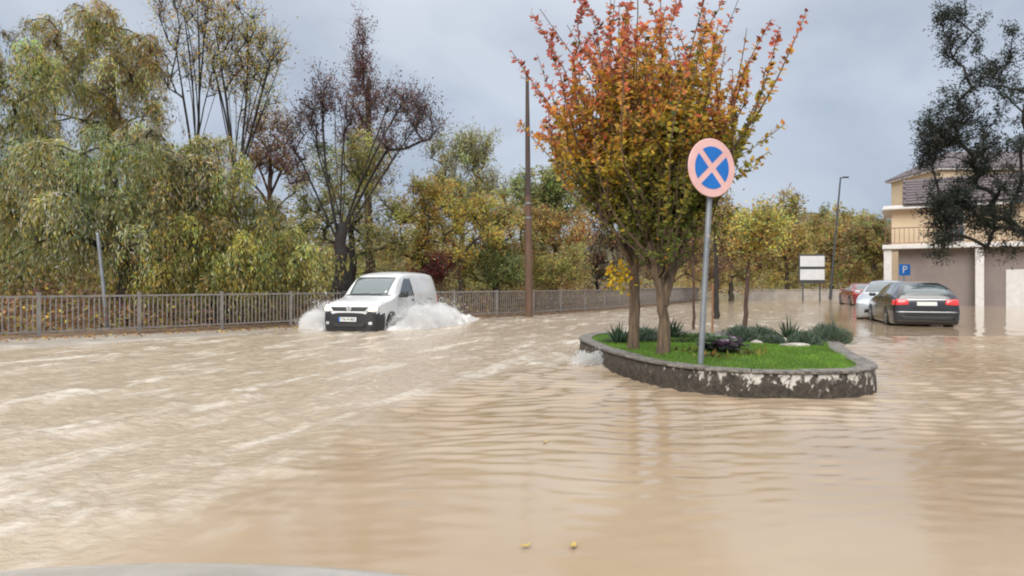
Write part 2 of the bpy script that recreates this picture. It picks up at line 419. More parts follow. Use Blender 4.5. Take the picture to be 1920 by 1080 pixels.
def frusta(p0, p1, r0, r1, sides):
    m = len(p0); d = norm(p1 - p0)
    ref = np.where(np.abs(d[:, 2:3]) > .9, np.array([[1., 0, 0]]), np.array([[0, 0, 1.]]))
    a = norm(np.cross(d, ref)); b = np.cross(d, a)
    t = np.arange(sides) * 2 * np.pi / sides
    ring = np.cos(t)[None, :, None] * a[:, None] + np.sin(t)[None, :, None] * b[:, None]
    v = np.concatenate([p0[:, None] + ring * r0[:, None, None], p1[:, None] + ring * r1[:, None, None]], 1)
    k = np.arange(sides); f = np.stack([k, (k + 1) % sides, (k + 1) % sides + sides, k + sides], -1)
    F_ = (np.arange(m)[:, None, None] * 2 * sides + f[None]).reshape(-1, 4)
    return v.reshape(-1, 3), F_

def sweep(P, rad, sides):
    t = norm(np.gradient(P, axis=0)); m = norm((P[-1] - P[0])[None])[0]
    ref = np.array([1., .13, 0]) if abs(m[2]) > .7 else np.array([.1, .1, 1.])
    a = norm(np.cross(t, ref)); b = np.cross(t, a); k = np.arange(sides); th = k * 2 * np.pi / sides; n_ = len(P)
    V = P[:, None] + (np.cos(th)[None, :, None] * a[:, None] + np.sin(th)[None, :, None] * b[:, None]) * np.asarray(rad)[:, None, None]
    f = np.stack([k, (k + 1) % sides, (k + 1) % sides + sides, k + sides], -1)
    return V.reshape(-1, 3), (np.arange(n_ - 1)[:, None, None] * sides + f[None]).reshape(-1, 4)
def join(parts):
    V = []; F_ = []; o = 0
    for v, f in parts: V.append(v); F_.append(f + o); o += len(v)
    return np.concatenate(V), np.concatenate(F_)

def pal(colors, weights, nn, r, clump=None, jit=.25):
    colors = np.array(colors, float); wts = np.array(weights, float); wts /= wts.sum()
    c = colors[r.choice(len(colors), nn, p=wts)]
    return np.clip(c * (1 + jit * r.normal(size=(nn, 1))) * (1 + .08 * r.normal(size=(nn, 3))), .004, .95)

def ellip(r, cen, rad, nn, shell=.35):
    d = norm(r.normal(size=(nn, 3))); u = r.uniform(shell ** 3, 1, nn) ** (1 / 3)
    return np.array(cen) + d * u[:, None] * np.array(rad)

TRI = [0]
def make_tree(name, label, cat, base, trunk, clumps, colors, weights, seed, bark=M_BARK, twigs=8, twl=(.4, .9), leaves=14, lsize=(.09, .035), mode='spread',
              tip_r=.012, jit=.25, upb=.15, group=None, tw_r=.006, colfn=None, spread=.08, cjit=.2, pipe=.45, leaders=None):
    r = np.random.default_rng(seed)
    base = np.array(base, float)
    tr = np.array(trunk, float)          # (k,4) x,y,z,r relative
    nodes = []; rad = []; par = []
    # resample trunk
    tt = np.linspace(0, len(tr) - 1, max(6, 4 * len(tr)))
    for j, t in enumerate(tt):
        i = min(int(t), len(tr) - 2); f = t - i; q = tr[i] * (1 - f) + tr[i + 1] * f
        nodes.append(q[:3] + (r.normal(size=3) * q[3] * .25 if 0 < j else 0)); rad.append(q[3]); par.append(j - 1)
    ntr = len(nodes)
    cl = np.array(clumps, float); c0 = np.array(nodes[ntr * 2 // 3])
    paths = []; lead_t = np.array(leaders, float) if leaders is not None else np.zeros((0, 3)); slope = 1.0 if mode == 'bare' else .35; wig = .05 if mode == 'bare' else .10
    order = np.argsort(np.linalg.norm(cl - c0, axis=1)); tips = np.zeros(len(cl), int)
    for tgt in lead_t:
        p0 = np.array(nodes[ntr - 1 - int(r.integers(0, max(1, ntr // 4)))]); i = int(np.argmin(np.linalg.norm(np.array(nodes[:ntr]) - p0, axis=1))); dist = np.linalg.norm(tgt - p0); k = max(3, int(dist / .4)); path = [i]; prev = i
        ctrl = p0 + (tgt - p0) * .5 + np.array([0, 0, .06 * dist]) + r.normal(size=3) * .04 * dist
        for s_ in range(1, k + 1):
            t = s_ / k; nodes.append((1 - t) ** 2 * p0 + 2 * t * (1 - t) * ctrl + t * t * tgt + r.normal(size=3) * .012 * dist / k); rad.append(0); par.append(prev); prev = len(nodes) - 1; path.append(prev)
        paths.append(path)
    for ci in order:
        c = cl[ci]; P = np.array(nodes); P_ok = P[:, 2] > tr[-1, 2] * .35 if len(P) else None
        h = np.linalg.norm((P - c)[:, :2], axis=1)
        cost = np.linalg.norm(P - c, axis=1) + .9 * np.maximum(0, P[:, 2] - c[2] + slope * h) + np.where(P_ok, 0, 50)
        i = int(np.argmin(cost)); p0 = P[i]; dist = np.linalg.norm(c - p0); k = max(2, int(dist / .45))
        ctrl = p0 + (c - p0) * .45 + np.array([0, 0, upb * dist]) + r.normal(size=3) * wig * dist
        prev = i; path = [i]
        for s_ in range(1, k + 1):
            t = s_ / k; q = (1 - t) ** 2 * p0 + 2 * t * (1 - t) * ctrl + t * t * c + r.normal(size=3) * .02 * dist / k * (1 if s_ < k else 0)
            nodes.append(q); rad.append(0); par.append(prev); prev = len(nodes) - 1; path.append(prev)
        tips[ci] = prev; paths.append(path)
    P = np.array(nodes); nn = len(P); cnt = np.zeros(nn); cnt[tips] += 1
    for i in range(nn - 1, -1, -1):
        if par[i] >= 0: cnt[par[i]] += cnt[i]
    rr_ = tip_r * np.maximum(cnt, 1) ** pipe
    for i in range(ntr): rr_[i] = max(rad[i], 0)
    tubes = [sweep(P[:ntr], rr_[:ntr], 12)]
    for path in paths:
        rp = rr_[path].copy(); rp[0] = min(rp[0], rp[1] * 1.3); tubes.append(sweep(P[path], rp, 6))
    v1, f1 = join(tubes)
    # twigs
    nt_ = len(cl) * twigs; src = np.repeat(cl, twigs, 0)
    dirs = norm(r.normal(size=(nt_, 3)) + np.array([0, 0, {'spread': .35, 'up': 1.6, 'willow': .1, 'bare': .9}.get(mode, .3)]) + .5 * norm(src - c0))
    ll = r.uniform(twl[0], twl[1], nt_)
    SG = 4; pts = [src]
    for s_ in range(1, SG + 1):
        t = s_ / SG
        if mode == 'willow':
            hor = dirs * np.array([1, 1, .35]); q = src + hor * (ll * .55 * (1 - (1 - t) ** 2))[:, None] - np.array([0, 0, 1]) * (ll * 1.0 * t ** 1.7)[:, None]
        else:
            q = src + dirs * (ll * t)[:, None] + r.normal(size=(nt_, 3)) * .05 * ll[:, None] + np.array([0, 0, 1]) * ((-.12 if mode == 'spread' else .1) * ll * t * t)[:, None]
        pts.append(q)
    pts = np.array(pts)
    tpt = pts[::2]; a_ = tpt[:-1].reshape(-1, 3); b_ = tpt[1:].reshape(-1, 3)
    ra = np.repeat(np.linspace(1, .6, SG // 2), nt_) * tw_r
    v2, f2 = frusta(a_, b_, ra, ra * .75, 3)
    root = empty(name, base)
    tag(root, label, cat, group)
    Vb = np.concatenate([v1, v2]); Fb = np.concatenate([f1, f2 + len(v1)])
    mesh_np('trunk', Vb, Fb, bark, root, smooth=True)
    TRI[0] += 2 * len(Fb)
    # leaves along twigs
    if leaves:
        nl = nt_ * leaves; ti = np.repeat(np.arange(nt_), leaves)
        u = r.uniform(.05, 1, nl) * SG; k = np.minimum(u.astype(int), SG - 1); f = (u - k)[:, None]
        pa, pb = pts[k, ti], pts[k + 1, ti]; c = pa + (pb - pa) * f
        tw = norm(pb - pa); d = norm(tw * (.8 if mode != 'willow' else 1.6) + r.normal(size=(nl, 3)) * .7 + (np.array([0, 0, -.5]) if mode == 'willow' else 0))
        c = c + r.normal(size=(nl, 3)) * spread + d * lsize[0] * .4
        col = pal(colors, weights, nl, r, jit=jit) if colfn is None else colfn(c, r)
        cj = np.repeat(1 + cjit * r.normal(size=(len(cl), 1)), twigs * leaves, 0); ch = np.repeat(1 + .07 * r.normal(size=(len(cl), 3)), twigs * leaves, 0)
        col = np.clip(col * np.clip(cj, .5, 1.6) * ch, .004, .95)
        lv, lf, lc = leaf_quads(c, d, lsize[0] * r.uniform(.7, 1.35, nl), lsize[1] * r.uniform(.7, 1.35, nl), col, r)
        mesh_np('crown', lv, lf, M_LEAF, root, col=lc)
        TRI[0] += 2 * nl
    return root

def px2(px, Y): return ((px - 960) * Y / F, Y)
def zz(py, Y): return CH - (py - HZ) * Y / F

OLIVE = (.39, .36, .13); GREEN = (.27, .32, .125); PALE = (.66, .64, .45); YEL = (.68, .48, .09); ORA = (.52, .27, .07); DKG = (.10, .12, .05)
YG = (.52, .48, .14); BRN = (.28, .18, .105); MAR = (.18, .095, .10); RED = (.45, .08, .05); RUST = (.37, .20, .10)

def tree_px(name, label, px, Y, parts, trunk_r, colors, weights, seed, trunk_top=None, lean=0, basez=.0, ncl=60, cat='tree', fork=None, **kw):
    """parts: list of (px, py, rx_px, ry_px, weight[, dy]) crown lobes given where they are seen at that distance"""
    r = np.random.default_rng(seed + 1000); s = F / Y; bx, by = px2(px, Y)
    W_ = np.array([q[4] for q in parts], float); W_ /= W_.sum(); cl = []
    for q, wgt in zip(parts, W_):
        cen = ((q[0] - px) / s, q[5] if len(q) > 5 else 0, zz(q[1], Y) - basez); rx = q[2] / s; rz_ = q[3] / s
        cl.append(ellip(r, cen, (rx, min(rx, 3.2), rz_), max(2, int(round(ncl * wgt)))))
    cl = np.concatenate(cl); cl = cl[cl[:, 2] > .25]
    top = trunk_top if trunk_top else np.percentile(cl[:, 2], 45)
    tk = [(0, 0, -.3, trunk_r * 1.25), (lean * .15, 0, top * .25, trunk_r), (lean * .5, .05, top * .6, trunk_r * .8), (lean, .1, top, trunk_r * .55)]
    if kw.get('mode') == 'bare':
        ld = []
        for q in parts:
            for k in range(2): ld.append(((q[0] - px + r.normal() * .35 * q[2]) / s, (q[5] if len(q) > 5 else 0) + r.normal() * .5, zz(q[1], Y) - basez + (.25 + .35 * r.random()) * q[3] / s))
        kw['leaders'] = ld
    return make_tree(name, label, cat, (bx, by, basez), tk, cl, colors, weights, seed, **kw)

# willows at the left
tree_px('willow_tree', 'big weeping willow with silvery green hanging leaves above the left end of the railing', 235, 20,
        [(240, 300, 150, 75, 3), (130, 380, 130, 90, 2), (330, 330, 110, 90, 3), (240, 420, 150, 75, 2), (60, 330, 110, 90, 2)], .26,
        [OLIVE, GREEN, PALE, YEL, DKG], [4, 3, 3.4, 1, 1], 11, ncl=150, mode='willow', twigs=12, twl=(.7, 1.7), leaves=36, lsize=(.145, .029), tip_r=.014, cjit=.28, bark=M_BARK_DARK)
tree_px('willow_tree', 'yellow-green willow with low spreading branches beside the dark-trunked tree', 410, 20.5,
        [(400, 330, 85, 75, 2), (430, 420, 120, 75, 3), (520, 480, 95, 50, 3), (340, 490, 110, 45, 2.4), (430, 500, 110, 35, 2)], .28,
        [OLIVE, GREEN, YG, YEL, PALE, DKG], [3, 3, 3, 1.6, .9, 1], 12, ncl=150, mode='willow', twigs=12, twl=(.5, 1.25), leaves=34, lsize=(.135, .029), tip_r=.014, cjit=.28, bark=M_BARK_DARK, trunk_top=2.2)
tree_px('willow_tree', 'tall olive and gold willow rising in the upper left corner behind the weeping willow', 205, 28,
        [(195, 100, 90, 95, 3), (240, 170, 80, 80, 2), (130, 180, 80, 80, 2), (170, 20, 55, 45, 1.4), (270, 100, 32, 65, .9), (100, 70, 60, 70, 1.4)], .30,
        [OLIVE, GREEN, YEL, RUST, PALE], [4, 2.4, 1.4, 1.2, 1], 13, ncl=110, mode='willow', twigs=10, twl=(.8, 1.8), leaves=32, lsize=(.17, .034), tip_r=.016, cjit=.25)
tree_px('willow_tree', 'green willow at the far left edge of the picture', 20, 24,
        [(30, 150, 110, 130, 3), (10, 330, 120, 110, 3), (60, 420, 110, 80, 2)], .28, [OLIVE, GREEN, YEL, PALE, DKG], [4, 3, .8, 1, 1], 14, ncl=100, mode='willow',
        twigs=10, twl=(.8, 1.8), leaves=32, lsize=(.17, .034), tip_r=.016, cjit=.25)
# bare crowned trees
tree_px('bare_tree', 'thin bare tree with upright limbs reaching the top edge above the willows', 365, 27,
        [(345, 40, 55, 70, 3), (390, 30, 30, 70, 2), (330, 130, 45, 60, 2), (400, 140, 30, 50, 1)], .17, [YEL, OLIVE, RUST], [3, 2, 2], 15, ncl=70, mode='bare', twigs=10, twl=(.5, 1.2),
        leaves=3, lsize=(.12, .05), tip_r=.013, tw_r=.008, trunk_top=6.6, upb=.1, pipe=.4, bark=M_BARK_DARK, spread=.12)
tree_px('bare_tree', 'dark bare tree with fanned limbs and few yellow leaves, nearest the purple tree', 437, 25.5,
        [(440, 60, 40, 60, 2), (480, 120, 55, 55, 3), (430, 140, 40, 50, 2), (510, 110, 30, 40, 1), (410, 90, 28, 50, 1), (500, 190, 45, 25, 1)], .2, [YEL, YG, RUST], [3, 3, 1.5], 16, ncl=90,
        mode='bare', twigs=11, twl=(.4, 1.1), leaves=4, lsize=(.11, .045), tip_r=.013, tw_r=.008, trunk_top=5.6, upb=.1, pipe=.42, bark=M_BARK_DARK, spread=.12)
tree_px('bare_tree', 'russet half-bare tree between the willows and the purple tree', 505, 29,
        [(500, 270, 50, 60, 3), (540, 330, 35, 50, 1), (470, 320, 40, 50, 1)], .15, [RUST, BRN, YEL, MAR], [4, 2, 1.2, 1], 17, ncl=70, mode='bare', twigs=10, twl=(.4, .9), leaves=7, lsize=(.11, .05),
        tip_r=.014, tw_r=.008, upb=.2, bark=M_BARK_RED, spread=.12)
# purple spire and dark trunk tree
tree_px('purple_tree', 'slender purple-brown tree with a tall pointed top in the middle of the skyline', 690, 30,
        [(678, 110, 14, 75, 1.6), (680, 200, 36, 60, 2.4), (690, 300, 55, 80, 3), (680, 390, 60, 60, 1)], .2, [MAR, (.12, .06, .055), BRN], [4, 2, 1.5], 18, ncl=90, mode='bare', twigs=10, twl=(.4, 1.1),
        leaves=10, lsize=(.10, .05), tip_r=.013, tw_r=.008, trunk_top=10.5, upb=.35, bark=M_BARK_RED, spread=.10)
tree_px('dark_trunk_tree', 'tree with thick black trunk behind the van and sparse purple outer twigs', 634, 23.5,
        [(570, 240, 32, 50, 1.2), (605, 180, 22, 45, .9), (760, 200, 50, 45, 1.6), (800, 230, 28, 35, .8), (740, 270, 45, 30, .8), (560, 320, 30, 40, .5), (645, 210, 22, 40, .6)], .30, [MAR, BRN, (.09, .05, .055)], [3, 2, 3], 19, ncl=85,
        mode='bare', twigs=10, twl=(.3, .9), leaves=8, lsize=(.09, .045), tip_r=.014, tw_r=.007, trunk_top=3.4, upb=.05, bark=M_BARK_DARK, spread=.1, lean=.15, pipe=.42)
tree_px('olive_tree', 'olive green tree with loose crown around the black trunk behind the van', 660, 25.5,
        [(640, 310, 70, 45, 2.2), (600, 400, 60, 60, 2), (690, 400, 60, 60, 2), (680, 300, 45, 45, 1.5), (570, 460, 50, 50, 1), (720, 470, 60, 50, 1.4)], .16, [OLIVE, GREEN, YG, YEL, PALE], [4, 4, 2, 1, 1.6], 20, ncl=120,
        mode='spread', twigs=9, twl=(.3, .8), leaves=15, lsize=(.12, .04), tip_r=.014, cjit=.25, bark=M_BARK_DARK)
# yellow and olive group behind the van and pole
tree_px('feathery_tree', 'feathery pale green tree with a rounded top left of the wooden pole', 865, 34,
        [(860, 330, 70, 60, 3), (880, 290, 40, 28, 1), (910, 380, 55, 55, 1.5), (820, 390, 50, 50, 1.5)], .17, [(.16, .165, .075), OLIVE, PALE, YG], [4, 3, 2, 2], 21, ncl=110, mode='up', twigs=10, twl=(.5, 1.2), leaves=14,
        lsize=(.16, .045), tip_r=.014, cjit=.2)
tree_px('yellow_tree', 'golden yellow tree with dark low limbs directly above the van', 800, 27,
        [(790, 390, 60, 45, 2.2), (850, 400, 65, 50, 2.4), (760, 440, 55, 50, 1.6), (900, 430, 60, 50, 1.8), (830, 470, 70, 45, 1.6)], .2, [YEL, YG, OLIVE, ORA, RUST], [2.6, 3, 3, 1, 1], 22, ncl=130, mode='spread', twigs=9, twl=(.3, .8),
        leaves=14, lsize=(.12, .05), tip_r=.015, bark=M_BARK_DARK, trunk_top=2.2, cjit=.25)
tree_px('ochre_tree', 'ochre and olive tree between the van roof and the wooden pole', 930, 29.5,
        [(930, 400, 50, 45, 2), (960, 450, 50, 50, 2), (900, 490, 60, 40, 2), (950, 510, 50, 30, 1)], .15, [OLIVE, YG, ORA, RUST, GREEN], [3, 2.2, 1.3, 1, 2], 23, ncl=100, mode='spread', twigs=9, twl=(.3, .8), leaves=14,
        lsize=(.13, .05), tip_r=.014, cjit=.25, bark=M_BARK_DARK)
tree_px('maroon_bush', 'maroon red bush right behind the roof of the van', 828, 26.3,
        [(825, 505, 26, 28, 2), (800, 520, 30, 25, 1)], .05, [(.16, .03, .035), MAR, BRN, (.28, .04, .04)], [3, 3, 1, 1.5], 24, ncl=34, mode='spread', twigs=9, twl=(.25, .6), leaves=13, lsize=(.11, .05), tip_r=.009, cat='bush')
tree_px('green_tree', 'deep green round-topped tree just right of the wooden pole', 1020, 42,
        [(1015, 355, 55, 35, 3), (1060, 380, 45, 40, 2), (1000, 400, 40, 40, 1)], .2, [GREEN, OLIVE, DKG, YG], [5, 3, 2, .6], 25, ncl=100, mode='spread', twigs=9, twl=(.5, 1.1), leaves=14, lsize=(.19, .08), tip_r=.016, cjit=.2)
tree_px('orange_tree', 'orange-ochre bushy tree right of the wooden pole above the railing', 1040, 33,
        [(1010, 430, 40, 40, 2), (1060, 440, 45, 45, 2.3), (1040, 500, 60, 40, 2)], .14, [ORA, OLIVE, RUST, YG, BRN], [2.4, 2, 2.2, 1.6, 1.2], 26, ncl=100, mode='spread', twigs=9, twl=(.35, .85), leaves=14, lsize=(.14, .06), tip_r=.013, cjit=.25)
tree_px('green_bush', 'fresh green bush behind the railing just left of the wooden pole', 935, 28,
        [(930, 505, 42, 30, 2), (965, 515, 30, 25, 1)], .05, [GREEN, OLIVE, (.10, .14, .04)], [3, 2, 2], 27, ncl=40, mode='spread', twigs=9, twl=(.25, .6), leaves=13, lsize=(.11, .045), tip_r=.009, cat='bush')
tree_px('green_bush', 'olive bush behind the railing just right of the wooden pole', 1030, 30,
        [(1030, 505, 40, 32, 2), (1070, 500, 35, 40, 1.5)], .05, [GREEN, OLIVE, YG, ORA], [2, 3, 1.5, .8], 28, ncl=50, mode='spread', twigs=9, twl=(.25, .6), leaves=13, lsize=(.11, .05), tip_r=.009, cat='bush')
tree_px('pale_poplar', 'narrow pale yellow poplar tip far behind the orange tree on the traffic island', 1048, 62,
        [(1048, 280, 7, 28, 2), (1050, 340, 12, 60, 2)], .18, [(.5, .46, .22), YEL, PALE], [3, 1, 1], 29, ncl=50, mode='up', twigs=7, twl=(.5, 1.1), leaves=12, lsize=(.22, .09), tip_r=.018, trunk_top=11)
# brown thickets behind the railing
tree_px('brown_thicket', 'dark brown twiggy thicket left of the island tree trunks behind the railing', 1120, 38,
        [(1110, 470, 55, 60, 3), (1150, 430, 45, 50, 2), (1080, 500, 40, 40, 1), (1150, 510, 50, 30, 1.4)], .1, [BRN, (.06, .045, .03), RUST, OLIVE], [4, 3, 2, 1], 30, ncl=95, mode='bare', twigs=11, twl=(.4, 1.1), leaves=9, lsize=(.14, .06),
        tip_r=.013, tw_r=.010, bark=M_BARK_DARK, cat='bush')
tree_px('brown_thicket', 'grey-brown thicket seen between the two island tree trunks and the sign', 1260, 44,
        [(1250, 460, 60, 60, 3), (1300, 440, 50, 60, 2.5), (1230, 500, 50, 40, 1), (1320, 505, 50, 35, 1.4)], .1, [BRN, RUST, (.09, .06, .045), OLIVE], [4, 2.4, 3, 1.2], 31, ncl=110, mode='bare', twigs=11, twl=(.5, 1.2), leaves=9, lsize=(.16, .07),
        tip_r=.014, tw_r=.011, bark=M_BARK_RED, cat='bush')
tree_px('olive_bank_tree', 'olive and brown tree right behind the sign post', 1370, 50,
        [(1370, 440, 50, 55, 3), (1400, 480, 50, 45, 2), (1340, 500, 45, 35, 1)], .18, [OLIVE, BRN, YG, RUST], [3, 3, 1.5, 2], 32, ncl=100, mode='spread', twigs=9, twl=(.5, 1.2), leaves=13, lsize=(.21, .09), tip_r=.016, cjit=.25)
tree_px('olive_bank_tree', 'taller olive tree with a pointed top near the white panels', 1475, 62,
        [(1478, 385, 18, 32, 1), (1470, 440, 50, 45, 3), (1430, 440, 45, 55, 2), (1480, 500, 60, 40, 2)], .2, [OLIVE, YG, BRN, RUST, YEL], [4, 2, 2, 1, .6], 33, ncl=120, mode='spread', twigs=9, twl=(.6, 1.4), leaves=13, lsize=(.26, .11), tip_r=.02, cjit=.25)
tree_px('olive_bank_tree', 'yellow-olive tree with orange lower leaves behind the far street lamp', 1560, 66,
        [(1560, 430, 55, 36, 3), (1610, 440, 40, 40, 2), (1590, 490, 60, 40, 2), (1535, 480, 40, 45, 1.2)], .2, [YG, OLIVE, ORA, RUST, GREEN], [3, 3.4, 1.4, 1, 1], 34, ncl=130, mode='spread', twigs=9, twl=(.6, 1.4), leaves=13, lsize=(.27, .11), tip_r=.02, cjit=.25)
tree_px('olive_bank_tree', 'green-brown tree beside the left edge of the cream house', 1640, 58,
        [(1630, 450, 38, 40, 3), (1620, 500, 45, 36, 2), (1660, 470, 40, 50, 1.5)], .18, [OLIVE, RUST, GREEN, BRN], [4, 2, 2, 2], 35, ncl=90, mode='spread', twigs=9, twl=(.5, 1.2), leaves=13, lsize=(.24, .10), tip_r=.018, cjit=.25)
# dense undergrowth just behind the railing (one mass nobody could count)
r = np.random.default_rng(50)
nU = 42000; du = r.uniform(1, FLEN, nU); ou = r.uniform(1.2, 7, nU) ** 1.0
pu = fence_pt(np.clip(du, 1, FLEN - 1)) - fence_nrm(np.clip(du, 1, FLEN - 1)) * ou[:, None]
hmax = .35 + 1.5 * np.clip(pn(pu[:, 0] * .45, pu[:, 1] * .45, 77) + .35, 0, 1) * np.clip(ou / 3, .3, 1)
cu_ = np.column_stack([pu, r.uniform(.02, 1, nU) ** 1.3 * hmax])
col = pal([BRN, RUST, OLIVE, (.20, .13, .085), MAR, YEL], [4, 2.5, 2, 2.5, 1, .6], nU, r, jit=.35)
lv, lf, lc = leaf_quads(cu_, r.normal(size=(nU, 3)), .16 * r.uniform(.6, 1.4, nU), .07 * r.uniform(.6, 1.4, nU), col, r)
tag(mesh_np('undergrowth', lv, lf, M_LEAF, None, col=lc), 'brown autumn undergrowth behind the metal railing', 'undergrowth', kind='stuff')

r = np.random.default_rng(52); nW = 56000; dw_ = r.uniform(1, FLEN, nW); ow = r.uniform(9, 26, nW)
pw_ = fence_pt(np.clip(dw_, 1, FLEN - 1)) - fence_nrm(np.clip(dw_, 1, FLEN - 1)) * ow[:, None]
hw_ = (2.2 + 3.2 * np.clip(pn(pw_[:, 0] * .22, pw_[:, 1] * .22, 78) + .45, 0, 1)) * np.clip((ow - 6) / 10, .4, 1.1)
cw_ = np.column_stack([pw_, r.uniform(.0, 1, nW) ** .8 * hw_ + .3])
tone = np.clip(pn(pw_[:, 0] * .18 + 9, pw_[:, 1] * .18, 79) * 1.6 + .5, 0, 1)[:, None]
colw = pal([BRN, RUST, (.20, .13, .085), ORA], [4, 2.5, 2.5, 1], nW, r, jit=.3) * (1 - tone) + pal([OLIVE, GREEN, YG], [4, 2, 1.5], nW, r, jit=.3) * tone
nR = 34000; q_ = np.column_stack([r.uniform(15, 46, nR), r.uniform(60, 84, nR)]); hr_ = 3.0 + 5.5 * np.clip(pn(q_[:, 0] * .2, q_[:, 1] * .15, 81) + .5, 0, 1)
tr_ = np.clip(pn(q_[:, 0] * .2 + 4, q_[:, 1] * .2, 82) * 1.6 + .65, 0, 1)[:, None]
colr = pal([RUST, BRN, ORA], [3, 3, 1.5], nR, r, jit=.25) * (1 - tr_) + pal([OLIVE, GREEN, YG], [4, 2, 2], nR, r, jit=.25) * tr_
cw_ = np.concatenate([cw_, np.column_stack([q_, r.uniform(0, 1, nR) ** .75 * hr_ + .1])]); colw = np.concatenate([colw, colr]); nW += nR
lv, lf, lc = leaf_quads(cw_, r.normal(size=(nW, 3)), .30 * r.uniform(.6, 1.4, nW), .13 * r.uniform(.6, 1.4, nW), colw, r)
tag(mesh_np('woods', lv, lf, M_LEAF, None, col=lc), 'brown and olive woodland filling the bank far behind the railing', 'woods', kind='stuff')

# ------------------------------------------------------------------ traffic island: wall, lawn, planting
def smooth_loop(pts, n_out=120):
    pts = np.array(pts, float); m = len(pts); out = []
    for i in range(m):
        p0, p1, p2, p3 = pts[i - 1], pts[i], pts[(i + 1) % m], pts[(i + 2) % m]
        for t in np.linspace(0, 1, n_out // m, endpoint=False):
            out.append(.5 * ((2 * p1) + (-p0 + p2) * t + (2 * p0 - 5 * p1 + 4 * p2 - p3) * t * t + (-p0 + 3 * p1 - 3 * p2 + p3) * t ** 3))
    return np.array(out)
ISL = smooth_loop([(1.22, 11.9), (1.27, 10.9), (1.36, 9.9), (1.56, 8.9), (1.84, 8.1), (2.2, 7.62), (2.65, 7.38), (3.2, 7.3), (3.8, 7.4), (4.28, 7.85), (4.6, 8.8), (4.95, 9.9), (5.4, 11.0), (5.6, 11.9),
                   (5.0, 12.6), (4.0, 13.0), (3.0, 13.25), (2.1, 13.3), (1.5, 12.9)], 190)
WT = .30
def inset(loop, d):
    t = np.roll(loop, -1, 0) - np.roll(loop, 1, 0); t = norm(t); nrm = np.stack([-t[:, 1], t[:, 0]], -1)
    return loop + nrm * np.reshape(d, (-1, 1))       # loop runs counter-clockwise -> inward
M_WALL = bpy.data.materials.new('old_painted_concrete'); M_WALL.use_nodes = True
n = M_WALL.node_tree.nodes; l = M_WALL.node_tree.links; p = n['Principled BSDF']
geo = n.new('ShaderNodeNewGeometry'); sp = n.new('ShaderNodeSeparateXYZ'); l.new(geo.outputs['Position'], sp.inputs[0])
na = n.new('ShaderNodeTexNoise'); na.inputs['Scale'].default_value = 14; na.inputs['Detail'].default_value = 8; na.inputs['Roughness'].default_value = .7; l.new(geo.outputs['Position'], na.inputs['Vector'])
ca = n.new('ShaderNodeValToRGB'); ca.color_ramp.elements[0].position = .35; ca.color_ramp.elements[1].position = .7
ca.color_ramp.elements[0].color = (.022, .018, .013, 1); ca.color_ramp.elements[1].color = (.105, .08, .058, 1); l.new(na.outputs['Fac'], ca.inputs[0])
mpp = n.new('ShaderNodeMapping'); mpp.inputs['Scale'].default_value = (1, 1, .7); l.new(geo.outputs['Position'], mpp.inputs[0])
nbb = n.new('ShaderNodeTexNoise'); nbb.inputs['Scale'].default_value = 11; nbb.inputs['Detail'].default_value = 8; nbb.inputs['Roughness'].default_value = .7; l.new(mpp.outputs[0], nbb.inputs['Vector'])
zx = n.new('ShaderNodeMapRange'); zx.inputs['From Min'].default_value = .0; zx.inputs['From Max'].default_value = .3; zx.inputs['To Min'].default_value = -.14; zx.inputs['To Max'].default_value = .05; l.new(sp.outputs['Z'], zx.inputs['Value'])
xx = n.new('ShaderNodeMapRange'); xx.inputs['From Min'].default_value = 1.6; xx.inputs['From Max'].default_value = 2.6; xx.inputs['To Min'].default_value = -.13; xx.inputs['To Max'].default_value = .035; l.new(sp.outputs['X'], xx.inputs['Value'])
ad = n.new('ShaderNodeMath'); l.new(nbb.outputs['Fac'], ad.inputs[0]); l.new(zx.outputs[0], ad.inputs[1])
ad2 = n.new('ShaderNodeMath'); l.new(ad.outputs[0], ad2.inputs[0]); l.new(xx.outputs[0], ad2.inputs[1])
cb = n.new('ShaderNodeValToRGB'); cb.color_ramp.elements[0].position = .51; cb.color_ramp.elements[1].position = .57; l.new(ad2.outputs[0], cb.inputs[0])
mm = n.new('ShaderNodeMix'); mm.data_type = 'RGBA'; l.new(cb.outputs[0], mm.inputs[0]); l.new(ca.outputs[0], mm.inputs[6]); mm.inputs[7].default_value = (.62, .57, .50, 1)
l.new(mm.outputs[2], p.inputs['Base Color']); p.inputs['Roughness'].default_value = .65
bp = n.new('ShaderNodeBump'); bp.inputs['Strength'].default_value = 1; bp.inputs['Distance'].default_value = .04; l.new(na.outputs['Fac'], bp.inputs['Height']); l.new(bp.outputs[0], p.inputs['Normal'])
M_COPE = mat('wet_coping', (.05, .045, .036), .55, var=(.27, .24, .205), vscale=15, detail=9, bump=1, bscale=30, rvar=.15)

wallE = empty('planter_wall', (3, 9, 0)); tag(wallE, 'low curved concrete wall with peeling white paint around the planted island', 'wall')
def ring_sheet(loops, zs):
    v = np.concatenate([np.column_stack([lp, np.full(len(lp), z) if np.isscalar(z) else z]) for lp, z in zip(loops, zs)]); m = len(loops[0]); k = np.arange(m)
    f = np.concatenate([np.stack([i * m + k, i * m + (k + 1) % m, (i + 1) * m + (k + 1) % m, (i + 1) * m + k], -1) for i in range(len(loops) - 1)])
    return v, f
jw = .012 * pn(np.arange(len(ISL)) * .35, np.zeros(len(ISL)), 3)
v, f = ring_sheet([inset(ISL, -.03), inset(ISL, -.015 + jw), inset(ISL, .0 + jw), inset(ISL, .19), inset(ISL, .2)], [-.35, .1, WT - .033, WT - .033, 0])
v = v - np.array([3, 9, 0]); mesh_np('wall_face', v, f, M_WALL, wallE, smooth=True)
